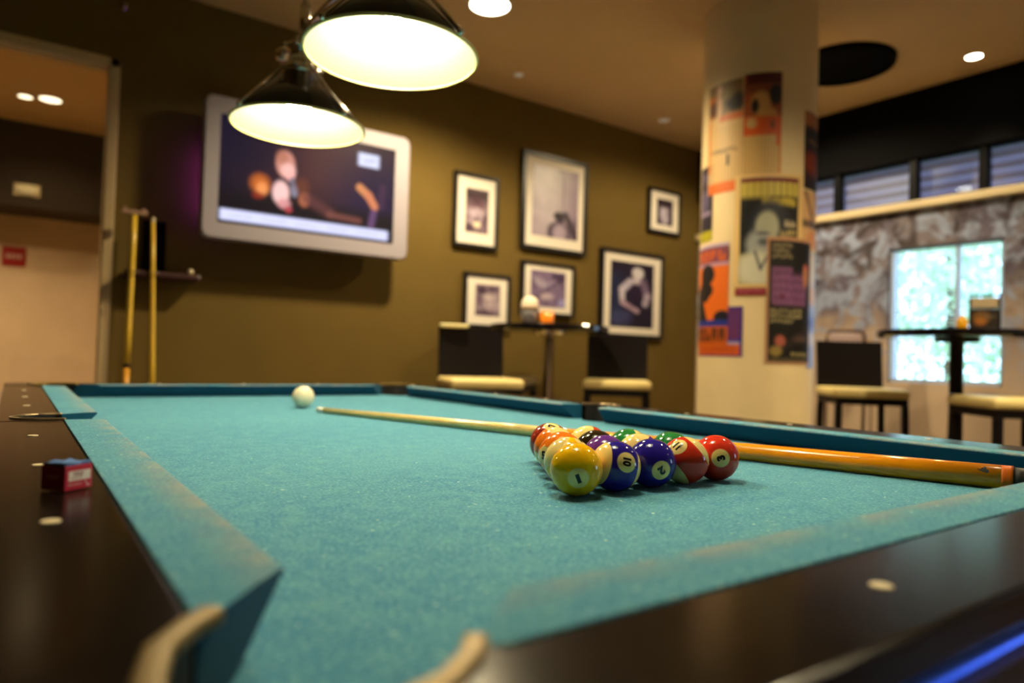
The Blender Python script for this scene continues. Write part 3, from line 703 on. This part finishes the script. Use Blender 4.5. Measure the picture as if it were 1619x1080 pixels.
# ------------------------------------------------------------------ framed pictures
def picture(x0, x1, z0, z1, art, inset, label, fr=.022, mw=.0):
    t = thing('picture_frame', label, 'picture', ((x0+x1)/2, YW, (z0+z1)/2), 0, 'framed black and white photographs on the back wall')
    w2, h2 = (x1-x0)/2, (z1-z0)/2; bm = bmesh.new(); d = .035
    box(bm, (-w2, -d, -h2), (-w2+fr, 0, h2)); box(bm, (w2-fr, -d, -h2), (w2, 0, h2)); box(bm, (-w2+fr, -d, h2-fr), (w2-fr, 0, h2)); box(bm, (-w2+fr, -d, -h2), (w2-fr, 0, -h2+fr))
    obj('frame', bm, M_frame, t)
    obj('mount', bx((-w2+fr, -d+.012, -h2+fr), (w2-fr, -.005, h2-fr)), M_mat, t)
    l, r, tp, bt = inset; art.a = art.a**1.22
    xa, xb, zt, zb = -w2+2*w2*l, -w2+2*w2*r, h2-2*h2*tp, h2-2*h2*bt
    art_obj('photograph', art, lambda U, V_: np.stack([xa+(xb-xa)*U, np.full_like(U, -d+.0105), zt+(zb-zt)*V_], 1), M_photo, t)
G = lambda bg, nx=40, ny=60: Art(nx, ny, bg)
a = G('#8d7a88'); a.rect(0, 0, 1, .3, '#3c2438', .9, .2); a.ell(.5, .35, .3, .12, '#7a5a70', .8, .5); a.ell(.5, .26, .22, .1, '#5a3a50', .8, .5); a.ell(.45, .55, .35, .12, '#c8b8cc', .8, .6); a.ell(.4, .72, .3, .1, '#b8a8be', .7, .6)
a.ell(.5, .8, .16, .07, '#e8dcc8', 1., .5); a.ell(.5, .68, .1, .04, '#402840', .8, .6); a.ell(.15, .9, .2, .1, '#4c3050', .8, .6); a.ell(.9, .75, .15, .2, '#6e5478', .7, .6); a.noise(.25, 4, 2)
picture(2.143, 2.484, 1.620, 2.102, a, (.26, .78, .20, .80), 'small framed portrait photograph nearest the television, upper row')
a = G('#a493ac', 60, 84); a.ell(.35, .4, .35, .7, '#cfc6d2', .8, 1.2); a.line(.67, .0, .66, .62, .012, '#6a5a72', .6); a.ell(.60, .03, .1, .02, '#5a4a62', .5); a.ell(.58, .68, .12, .06, '#2c1c34', 1., .4); a.ell(.60, .73, .09, .06, '#3a2844', 1., .5)
a.ell(.58, .92, .24, .16, '#4a3a58', 1., .3); a.ell(.60, .92, .16, .13, '#b5a6be', 1., .5); a.line(.72, .64, .95, .95, .06, '#3a2840', .9, .8); a.rect(.88, .7, 1, 1, '#5a4466', .6, .1); a.noise(.08, 7, 3)
picture(2.681, 3.270, 1.665, 2.345, a, (.15, .86, .12, .85), 'largest framed photograph in the upper row, showing a dark vessel against a pale wall', fr=.028)
a = G('#4c3a50'); a.ell(.5, .55, .3, .42, '#c8c0d4', 1., .4); a.ell(.5, .2, .3, .14, '#3a2838', .9, .4); a.ell(.75, .5, .1, .3, '#4c3a50', .6, .5); a.noise(.15, 5, 5)
picture(3.918, 4.288, 1.939, 2.294, a, (.26, .76, .22, .80), 'smallest framed photograph high up near the room corner')
a = G('#9a8898'); a.ell(.25, .2, .18, .14, '#4a3450', .9, .5); a.ell(.7, .15, .25, .08, '#5a4460', .8, .5); a.ell(.55, .4, .3, .1, '#d4c8cc', .7, .6); a.ell(.6, .62, .35, .2, '#c4b4c0', .8, .6); a.ell(.2, .5, .12, .2, '#6c5470', .7, .5); a.ell(.4, .9, .4, .08, '#4a3450', .7, .5); a.noise(.3, 4, 7)
picture(2.240, 2.602, 1.100, 1.458, a, (.24, .78, .20, .78), 'framed square photograph lowest on the left, above the cream chair back', fr=.02)
a = G('#8a789c', 60, 44); a.ell(.3, .35, .22, .12, '#c2b6cc', .8, .6, .4); a.ell(.6, .4, .25, .12, '#b0a2c0', .8, .6, -.4); a.line(.1, .8, .9, .2, .05, '#5a4670', .7, .8); a.ell(.45, .7, .2, .1, '#d0c0cc', .7, .6); a.ell(.9, .85, .12, .12, '#a8a4dc', .8, .6); a.ell(.8, .15, .2, .1, '#453458', .8, .5); a.noise(.3, 4, 9)
picture(2.697, 3.170, 1.212, 1.583, a, (.17, .83, .16, .84), 'framed landscape photograph of hands, hanging right under the largest upper one', fr=.02)
a = G('#2c2040', 60, 88); a.rect(0, .2, .25, 1, '#2f3c68', .8, .2); a.ell(.62, .16, .13, .09, '#e0dce8', 1., .4); a.ell(.6, .28, .1, .06, '#cfc4d4', 1., .5); a.line(.45, .30, .28, .42, .08, '#c6c0d8', 1., .5); a.line(.26, .42, .28, .62, .06, '#d4cce0', 1., .5)
a.line(.28, .62, .62, .74, .055, '#b49cb4', 1., .6); a.line(.75, .3, .85, .5, .09, '#8a7898', .9, .7); a.line(.85, .5, .80, .62, .07, '#c0b4cc', .9, .6); a.ell(.58, .5, .14, .16, '#38244a', 1., .6); a.ell(.25, .85, .25, .12, '#545a8c', .7, .8); a.noise(.15, 5, 11)
picture(3.428, 4.105, 1.088, 1.758, a, (.15, .84, .13, .88), 'big framed photograph lowest on the right, of a seated musician', fr=.028)

# ------------------------------------------------------------------ posters round the column
CXc, CYc, CRc = 2.95, 1.897, .277
def poster(a0, a1, z1_, z0_, art, label, lift=.0015):
    art.a = np.clip(art.a, 0, 1)**1.15
    def pos(U, V_):
        th = np.radians(a0+(a1-a0)*U); r = CRc+lift
        return np.stack([CXc+r*np.cos(th), CYc+r*np.sin(th), z1_+(z0_-z1_)*V_], 1)
    return tag(art_obj('poster', art, pos, M_poster), label, 'poster', 'music posters pasted on the column')
a = G('#e2c08a', 60, 110); a.rect(0, 0, .98, .30, '#6a5028', .8, .03); a.rect(0, .10, .25, .30, '#d87820', .9, .04); a.ell(.15, .22, .15, .07, '#5a2c20', .9, .4); a.rect(.3, .02, .45, .34, '#e8c0a0', .9, .05); a.ell(.8, .2, .25, .08, '#20202c', .9, .5); a.ell(.6, .12, .2, .05, '#8c7a40', .8, .5)
a.rect(.4, .30, 1, .36, '#d86820', .9, .03); a.rect(0, .32, .10, .80, '#e08820', 1., .03)
for q in range(10): a.rect(.18+q*.085, .40, .20+q*.085, .90, '#a8864c', .6, .01)
a.text(.12, .60, .9, .64, '#5a4a30', 8, .7, seed=3); a.rect(.60, .66, .68, .76, '#4a3c1c', .9, .02); a.rect(.04, .90, 1, 1, '#e87818', 1., .02)
poster(158, 200.5, 2.29, 1.745, a, 'cream and orange listings poster at the top left of the column')
a = G('#dcb87c', 60, 110); a.rect(.0, .0, 1, .42, '#a8561e', 1., .02); a.rect(.08, .0, .97, .11, '#5c0e10', 1., .02); a.rect(0, .11, 1, .2, '#8a4a24', .9, .02); a.ell(.45, .30, .26, .12, '#d8a868', 1., .4); a.ell(.82, .22, .16, .10, '#141820', 1., .4); a.ell(.30, .32, .10, .07, '#201c20', 1., .5)
a.ell(.65, .40, .2, .06, '#dca85c', 1., .5); a.rect(0, .42, 1, .60, '#dc6412', 1., .03); a.ell(.22, .48, .14, .05, '#d8b078', 1., .5); a.ell(.75, .50, .06, .04, '#6a4020', .8, .5)
for q in range(12): a.rect(.04+q*.08, .62, .055+q*.08, .98, '#8a6c34', .7, .01)
a.rect(.94, .6, 1, 1, '#d88a30', .9, .02); a.rect(.86, .58, .95, .70, '#d86010', 1., .02)
poster(201, 237.0, 2.30, 1.80, a, 'orange and maroon illustrated poster at the top of the column', .002)
a = G('#e8c88c', 90, 140); a.rect(.09, .04, .92, .90, '#0e1016', 1., .008); a.rect(.09, .035, .92, .075, '#7a0a34', 1., .01)
for q in range(9): a.rect(.10+q*.091, .07, .10+q*.091+.078, .185, '#d2c060', 1., .012)
a.rect(.09, .075, .5, .21, '#c8b45c', .5, .02); a.text(.40, .20, .86, .26, '#d8c050', 7, 1., seed=8); a.rect(.38, .2, .88, .265, '#d0ba50', .6, .03)
a.ell(.50, .46, .30, .24, '#2c3040', 1., .3); a.ell(.46, .44, .16, .13, '#b8b8a4', 1., .35); a.ell(.36, .58, .18, .12, '#a8acac', 1., .5); a.ell(.42, .56, .08, .03, '#50545c', .8, .6); a.ell(.40, .49, .1, .015, '#4a4e58', .7, .6)
a.rect(.09, .66, .60, .90, '#c8c4a4', 1., .05); a.ell(.34, .78, .24, .14, '#d8d6c4', 1., .5); a.line(.30, .64, .38, .78, .02, '#4c5468', .8); a.line(.38, .78, .50, .64, .02, '#4c5468', .8)
a.text(.70, .38, .88, .43, '#d8c8a8', 4, 1., seed=5); a.text(.64, .46, .9, .51, '#c8b478', 5, 1., seed=6); a.text(.7, .54, .92, .58, '#a89868', 5, .9, seed=7)
a.rect(.0, .90, 1, .93, '#e0c488', 1., .01); a.rect(.04, .93, .48, .995, '#8e0a30', 1., .01); a.text(.08, .945, .44, .965, '#d88a9a', 8, .7, seed=12)
poster(194.0, 262.0, 1.815, 1.235, a, 'black poster with a pale portrait, yellow heading and red foot band on the column', .0025)
a = G('#c89a78', 70, 150); a.rect(.05, .03, 1, .985, '#0c0808', 1., .01)
for q in range(3): a.text(.10, .05+q*.045, .5-.06*(q == 1), .08+q*.045, '#a89878', 7, .9, seed=20+q)
a.rect(.10, .24, .50, .52, '#8a5a86', .9, .02); a.rect(.12, .30, .85, .54, '#8e5e8a', .85, .03)
for q in range(4): a.text(.14, .27+q*.065, .82, .31+q*.065, '#5a2c58', 7, .7, seed=30+q)
a.ell(.30, .47, .05, .02, '#6a1040', .9, .4); a.ell(.84, .24, .06, .03, '#c02870', .9, .5); a.ell(.84, .30, .08, .09, '#c88a60', .8, .6)
for q in range(3): a.text(.08, .57+q*.04, .75-.2*(q == 2), .598+q*.04, '#b0a47c', 8, .9, seed=40+q)
a.line(.35, .86, .95, .72, .08, '#2c2224', .9, .8); a.ell(.28, .82, .10, .045, '#b86a5c', .9, .5); a.ell(.20, .90, .12, .04, '#a08a50', .9, .5); a.ell(.75, .80, .2, .03, '#5c4640', .8, .7)
a.text(.5, .91, .95, .935, '#b4a878', 7, .9, seed=50); a.text(.08, .955, .95, .975, '#8a7c60', 14, .8, seed=51)
poster(225.5, 277, 1.515, .918, a, 'tall black poster with a mauve text block, lower right of the column', .0035)
a = G('#e87808', 60, 120); a.rect(0, 0, 1, .04, '#c8b8d0', 1., .01); a.rect(0, .035, 1, .19, '#1c2070', .7, .02); a.text(.05, .07, .95, .17, '#d86a10', 4, 1., seed=60); a.rect(0, .19, 1, .22, '#b8a0c0', .9, .01)
a.ell(.42, .30, .24, .10, '#181018', 1., .15); a.line(.36, .30, .36, .48, .17, '#181018', 1., .1); a.ell(.50, .45, .12, .06, '#181018', 1., .2); a.line(.05, .55, .25, .78, .22, '#1c1218', 1., .1); a.line(.2, .45, .05, .6, .12, '#1c1218'); a.ell(.85, .72, .2, .07, '#141020', 1., .2)
a.rect(0, .74, 1, .80, '#1e3a9c', 1., .01); a.rect(0, .80, 1, .99, '#c86410', 1., .01); a.text(.04, .82, .96, .94, '#2a1810', 5, .9, seed=61); 
poster(140, 189.5, 1.50, .99, a, 'orange poster with a black silhouette of a head, lower left of the column', .003)
a = G('#4a3496', 50, 80); a.text(.62, .03, .98, .66, '#7a3468', 1, .8, seed=70); a.rect(.66, .05, .95, .62, '#7c3a64', .7, .03)
for q in range(5): a.text(.66, .06+q*.12, .94, .13+q*.12, '#5a2c84', 3, .7, seed=71+q)
a.rect(0, .66, 1, .70, '#2c3aa4', 1., .01); a.rect(0, .70, .95, .76, '#b8a8c8', .9, .01); a.rect(0, .76, .95, .97, '#d4660e', 1., .01); a.text(.1, .80, .9, .92, '#b04818', 8, .6, seed=80)
poster(142, 204.5, 1.185, .945, a, 'violet and orange poster peeping out beneath the silhouette one', .0015)
a = G('#2a2238', 30, 60); a.text(.1, .1, .9, .25, '#8a80a8', 3, .8, seed=90); a.ell(.4, .45, .4, .15, '#6c6488', .8, .5); a.rect(0, .86, 1, 1, '#b8b020', 1., .03); a.rect(.1, .6, .9, .66, '#a898b8', .8, .03)
poster(139, 167, 1.90, 1.52, a, 'narrow dark purple poster wrapping the left edge of the column')
a = G('#4a2414', 30, 70); a.rect(0, 0, 1, .2, '#b0703c', 1., .05); a.rect(0, .2, 1, .5, '#15101a', 1., .05); a.ell(.5, .65, .5, .15, '#8a3c18', 1., .5); a.rect(.2, .36, .8, .40, '#a07a40', .8, .03); a.rect(0, .85, 1, 1, '#1c1218', .8, .05)
poster(264, 305, 2.135, 1.76, a, 'brown and black poster wrapping the right edge of the column, high up')
a = G('#d8b080', 30, 80); a.line(.1, .0, .5, .6, .06, '#5a3824', .8); a.line(.7, .0, .4, .5, .04, '#a87850', .8); a.rect(0, .5, 1, .62, '#2a2030', .8, .08); a.ell(.6, .8, .4, .15, '#d8904c', .9, .6)
poster(263, 305, 1.75, 1.47, a, 'peach coloured poster with dark strokes on the right edge of the column')
a = G('#9aa4d8', 30, 90); a.rect(0, 0, .4, .3, '#d8c8b8', .9, .1); a.ell(.3, .38, .3, .08, '#d8a878', .8, .6); a.rect(.0, .70, 1, .80, '#d0c8d8', .8, .05); a.rect(0, .55, 1, .66, '#4a5cc0', .8, .1)
poster(274, 318, 1.46, .90, a, 'pale blue poster curving round the right side beside the black one', .0030)

# ------------------------------------------------------------------ bar stools and round tables
def cushion_bm(w_, h_, z):
    bm = bmesh.new(); box(bm, (-w_, -w_, z), (w_, w_, z+h_)); bmesh.ops.bevel(bm, geom=list(bm.edges), offset=h_*.45, segments=4, affect='EDGES', profile=.6)
    for v in bm.verts:
        d = max(abs(v.co.x), abs(v.co.y))/w_
        if v.co.z > z+h_*.6: v.co.z += .010*(1-d*d)
    return bm
def make_stool(label, loc, rz):
    """front of the seat faces local -Y"""
    t = thing('bar_stool', label, 'bar stool', loc, rz, 'dark bar stools with cream seats')
    obj('seat', cushion_bm(.20, .052, .738), M_seat, t, smooth=True)
    obj('seat_frame', bx((-.19, -.19, .70), (.19, .19, .740)), M_stool, t, bevel=.004)
    for sx in (-1, 1):
        for sy in (-1, 1):
            q = .175; bm = bmesh.new(); s_ = .016
            v = box(bm, (sx*q-s_, sy*q-s_, 0), (sx*q+s_, sy*q+s_, .70))
            for p in v:
                if p.co.z < .1: p.co.x += sx*.012; p.co.y += sy*.012
            obj('leg', bm, M_stool, t)
    for a, b in (((-.175, -.188, .26), (.175, -.168, .29)), ((-.175, .168, .34), (.175, .188, .37)), ((-.188, -.175, .34), (-.168, .175, .37)), ((.168, -.175, .34), (.188, .175, .37))): obj('footrest' if a[2] < .3 else 'stretcher', bx(a, b), M_stool, t)
    bm = bmesh.new(); N = 10
    for i in range(N):      # gently curved back panel
        xa, xb = -.19+.38*i/N, -.19+.38*(i+1)/N; ya, yb = .205-.02*(1-(2*i/N-1)**2)*-1, .205-.02*(1-(2*(i+1)/N-1)**2)*-1
        vs = []
        for x, y in ((xa, ya), (xb, yb)):
            for z in (.735, 1.07):
                off = (z-.735)*.10
                for d in (0, .02): vs.append(bm.verts.new((x, y-.02+d+off, z)))
        a_, b_, c_, d_, e_, f_, g_, h_ = vs
        for f in ((a_, e_, g_, c_), (b_, d_, h_, f_), (c_, g_, h_, d_), (a_, b_, f_, e_)): bm.faces.new(f)
        if i == 0: bm.faces.new((a_, c_, d_, b_))
        if i == N-1: bm.faces.new((e_, f_, h_, g_))
    bmesh.ops.remove_doubles(bm, verts=bm.verts, dist=1e-5); obj('backrest', bm, M_stool, t)
    return t
rad = math.radians
def face(head): return -rad(head)-math.pi        # local -Y points along compass heading (0 = +Y, 90 = +X)
st = make_stool('dark bar stool with cream seat left of the table under the framed pictures', (1.96, 2.93, 0), face(33+180-14))
def stool(label, loc, rz):
    c = copy_tree(st); c.location = loc; c.rotation_euler = (0, 0, rz); c['label'] = label
stool('dark bar stool with cream seat right of the picture-wall table, nearest the column', (2.88, 2.81, 0), face(44+180))
stool('dark bar stool pushed in between the back wall and its table, mostly hidden', (2.36, 3.34, 0), face(150))
stool('dark bar stool with cream seat left of the window, in front of the floral wall', (3.93, 1.86, 0), face(62+180-18))
stool('dark bar stool at the right edge, beside the table with the menu holder', (3.74, 1.03, 0), face(72-123))
def make_table(label, loc):
    t = thing('bar_table', label, 'table', loc, 0, 'round black bar tables')
    bm = bmesh.new(); lathe(bm, [(0, 1.072), (.35, 1.072), (.365, 1.080), (.365, 1.104), (.36, 1.110), (0, 1.110)], 56); obj('tabletop', bm, mat('black_tabletop', (.006, .005, .007), .12), t)
    bm = bmesh.new(); lathe(bm, [(.04, .02), (.032, .06), (.032, 1.05), (.10, 1.055), (.10, 1.072)], 32); obj('pedestal', bm, M_chrome, t, smooth=True)
    bm = bmesh.new(); lathe(bm, [(0, 0), (.24, 0), (.24, .012), (.05, .03), (0, .03)], 40); obj('base', bm, M_blackp, t)
    return t
T1 = make_table('round black bar table with chrome pedestal, standing under the framed pictures', (2.56, 3.08, 0))
T2 = copy_tree(T1); T2.location = (3.80, 1.30, 0); T2['label'] = 'round black bar table in front of the bright window'
for ch in T2.children:
    if ch.name.startswith('pedestal'):
        ch.data = ch.data.copy(); ch.data.materials.clear(); ch.data.materials.append(M_stool)
# things on the tables
TZ = 1.110
t = thing('glass_jar', 'round clear glass jar with a white domed lid on the picture-wall table', 'jar', (2.36, 3.02, TZ))
M_clear = mat('clear_glass', (.9, .9, .95), .05); M_clear.node_tree.nodes['Principled BSDF'].inputs['Transmission Weight'].default_value = .85
bm = bmesh.new(); lathe(bm, [(0, .001), (.030, .001), (.046, .03), (.052, .06), (.050, .092), (.047, .092), (.049, .06), (.043, .032), (.028, .006), (0, .006)], 28); obj('jar_body', bm, M_clear, t, smooth=True)
bm = bmesh.new(); lathe(bm, [(0, .008), (.026, .008), (.034, .05), (.03, .07), (0, .075)], 20); obj('contents', bm, mat('jar_contents', '#e8dcd8', .6), t, smooth=True)
bm = bmesh.new(); lathe(bm, [(.052, .088), (.053, .100), (.050, .104), (.052, .115), (.044, .145), (.022, .162), (0, .166)], 28); obj('domed_lid', bm, mat('white_lid', '#f2e2cc', .4), t, smooth=True)
bm = bmesh.new(); lathe(bm, [(.0535, .088), (.0545, .094), (.0535, .100)], 28); obj('band', bm, mat('brass_band', '#b08040', .4, metal=.5), t, smooth=True)
t = thing('candle_holder', 'small orange glass candle holder beside the domed jar', 'candle holder', (2.46, 2.98, TZ))
M_amber = mat('amber_glass', (.85, .22, .01), .15, emis=(1., .25, .02), estr=.25)
bm = bmesh.new(); lathe(bm, [(0, 0), (.036, 0), (.040, .01), (.040, .078), (.036, .078), (.034, .012), (0, .012)], 24); obj('glass_cup', bm, M_amber, t, smooth=True)
bm = bmesh.new(); lathe(bm, [(0, .012), (.028, .012), (.028, .045), (0, .047)], 20); obj('candle', bm, mat('wax', '#f0d8b0', .5), t)
o = obj('folded_cloth', bx((-.085, -.02, 0), (.085, .02, .020)), mat('cream_cotton', '#e6dca8', .8), None, bevel=.008, seg=3)
o.location = (1.93, 3.163, 1.071); o.rotation_euler = (0, 0, rad(-19)); tag(o, 'pale folded cloth lying over the back of the left-hand bar stool', 'cloth')
t = thing('menu_holder', 'black table menu holder with a pale card top, on the table by the window', 'menu holder', (3.92, 1.22, TZ), rad(-70))
obj('card', bx((-.062, -.012, .12), (.062, .012, .178)), mat('pale_card', '#cdb896', .6), t, bevel=.008)
bm = bmesh.new(); box(bm, (-.068, -.016, 0), (.068, .016, .012)); box(bm, (-.068, -.016, 0), (-.060, .016, .195)); box(bm, (.060, -.016, 0), (.068, .016, .195)); box(bm, (-.068, -.016, .185), (.068, .016, .195)); obj('holder_frame', bm, M_blackp, t)
a = G('#2a2018', 40, 40); a.ell(.4, .4, .3, .3, '#8a6030', .8, .5); a.ell(.35, .6, .2, .2, '#c87820', .6, .6); a.text(.5, .3, .9, .45, '#7a6a50', 5, .7, seed=3)
art_obj('menu_card', a, lambda U, V_: np.stack([-.06+.12*U, np.full_like(U, -.0165), .118-.105*V_], 1), M_poster, t)
t = thing('condiment_bottle', 'small yellow bottle standing left of the menu holder', 'bottle', (3.86, 1.30, TZ))
bm = bmesh.new(); lathe(bm, [(0, 0), (.024, 0), (.026, .01), (.026, .06), (.016, .072), (0, .072)], 20); obj('bottle_body', bm, mat('yellow_plastic', '#e8a808', .3), t, smooth=True)
bm = bmesh.new(); lathe(bm, [(.014, .071), (.012, .084), (0, .086)], 16); obj('cap', bm, mat('yellow_cap', '#d08a10', .3), t, smooth=True)
# pale chair with a bent tube back, further behind the stool by the window
t = thing('tube_chair', 'brown tube-framed chair with a pale back pad, seen over the stool left of the window', 'chair', (4.27, 2.16, 0), face(245))
bm = bmesh.new(); tube(bm, [(-.115, .19, .45), (-.115, .19, 1.11), (-.11, .19, 1.14), (-.09, .19, 1.155), (.09, .19, 1.155), (.11, .19, 1.14), (.115, .19, 1.11), (.115, .19, .45)], .010, 10); obj('back_frame', bm, mat('brown_tube', (.08, .03, .025), .4), t, smooth=True)
obj('back_pad', bx((-.095, .180, .96), (.095, .20, 1.135)), mat('pale_pad', '#b8a0a4', .6), t, bevel=.01)
obj('seat', bx((-.13, -.14, .45), (.13, .19, .49)), mat('tube_chair_seat', '#2a1c1c', .5), t, bevel=.01)
for sx in (-1, 1):
    for sy in (-1, 1):
        bm = bmesh.new(); tube(bm, [(sx*.115, sy*.13+.02, 0), (sx*.11, sy*.12+.02, .46)], .01, 8); obj('leg', bm, bpy.data.materials['brown_tube'], t, smooth=True)

# ------------------------------------------------------------------ cue rack by the door
t = thing('cue_rack', 'dark wooden wall shelf for cues beside the glass door', 'cue rack', (.465, YW, 1.265))
bm = bmesh.new(); box(bm, (-.165, -.10, -.022), (.175, 0, .012)); obj('shelf', bm, mat('rack_wood', (.045, .012, .012), .35), t, bevel=.012)
obj('backboard', bx((-.085, -.015, .012), (.02, 0, .27)), M_blackp, t, bevel=.003)
for x in (-.125, -.04):
    bm = bmesh.new(); tube(bm, [(x-.02, -.10, .0), (x-.02, -.125, .0), (x, -.138, .0), (x+.02, -.125, .0), (x+.02, -.10, .0)], .0035, 8); obj('clip', bm, M_chrome, t, smooth=True)
o = obj('rack_ball', (lambda b: (ball(b, (0, 0, .0), .014, 16), b)[1])(bmesh.new()), M_pearl, None, smooth=True); o.location = (.595, YW-.07, 1.265+.012+.014); tag(o, 'tiny cream knob-like ball resting on the cue rack shelf', 'ball')
def leaning(label, pts, rads, mats, name):
    t = thing(name, label, 'cue', pts[0], 0, 'cues leaning by the glass door'); b0 = Vector(pts[0])
    for (nm, f0, f1, m_) in mats:
        bm = bmesh.new(); A_, B_ = Vector(pts[0])-b0, Vector(pts[1])-b0
        P_ = [A_+(B_-A_)*(f0+(f1-f0)*k_/4) for k_ in range(5)]; tube(bm, P_, [rads[0]+(rads[1]-rads[0])*(f0+(f1-f0)*k_/4) for k_ in range(5)], 16); obj(nm, bm, m_, t, smooth=True)
    return t
M_ycue = mat('yellow_maple', (.85, .55, .05), .3, coat=.4); M_ocue = mat('orange_butt', (.80, .36, .03), .3, coat=.4)
t = leaning('mechanical bridge cue with a flat crosshead, leaning left on the rack by the door', ((.310, 3.44, .0), (.331, 3.50, 1.545)), (.016, .0125), (('butt', 0, .52, M_ocue), ('joint_ring', .52, .535, M_stool), ('shaft', .535, 1, M_ycue)), 'bridge_stick')
bm = bmesh.new(); box(bm, (-.035, .045, 1.540), (.075, .065, 1.560)); box(bm, (-.030, .045, 1.556), (-.015, .065, 1.572)); box(bm, (.05, .045, 1.556), (.07, .065, 1.572)); obj('bridge_head', bm, mat('bridge_head_plastic', '#a8846c', .5), t, bevel=.003)
leaning('plain yellow cue leaning upright on the rack, nearer the television', ((.452, 3.45, .0), (.412, 3.50, 1.535)), (.017, .0085), (('butt', 0, .40, M_ocue), ('shaft', .40, .985, M_ycue), ('tip', .985, 1, M_pearl)), 'cue_stick')

# small fittings
t = obj('wall_hook', (lambda b: (lathe(b, [(0, 0), (.02, 0), (.02, .006), (.008, .01), (.008, .02), (.014, .026), (0, .034)], 20), b)[1])(bmesh.new()), M_chrome, None, smooth=True)
t.location = (.262, YW, 2.566); t.rotation_euler = (rad(90), 0, 0); tag(t, 'tiny metal knob high on the dark wall above the glass door', 'hook')
t = thing('fire_sign', 'small red sign on the corridor wall seen through the glass door', 'sign', (-.143, 7.2, 1.66))
obj('sign_plate', bx((-.085, -.012, -.085), (.085, 0, .085)), mat('red_sign', '#b01820', .4), t, bevel=.004)
bm = bmesh.new()
for k_ in range(4): box(bm, (-.055+k_*.030, -.0135, -.018), (-.055+k_*.030+.018, -.0125, .022))
obj('sign_mark', bm, mat('sign_white', '#e8c8c8', .5), t)
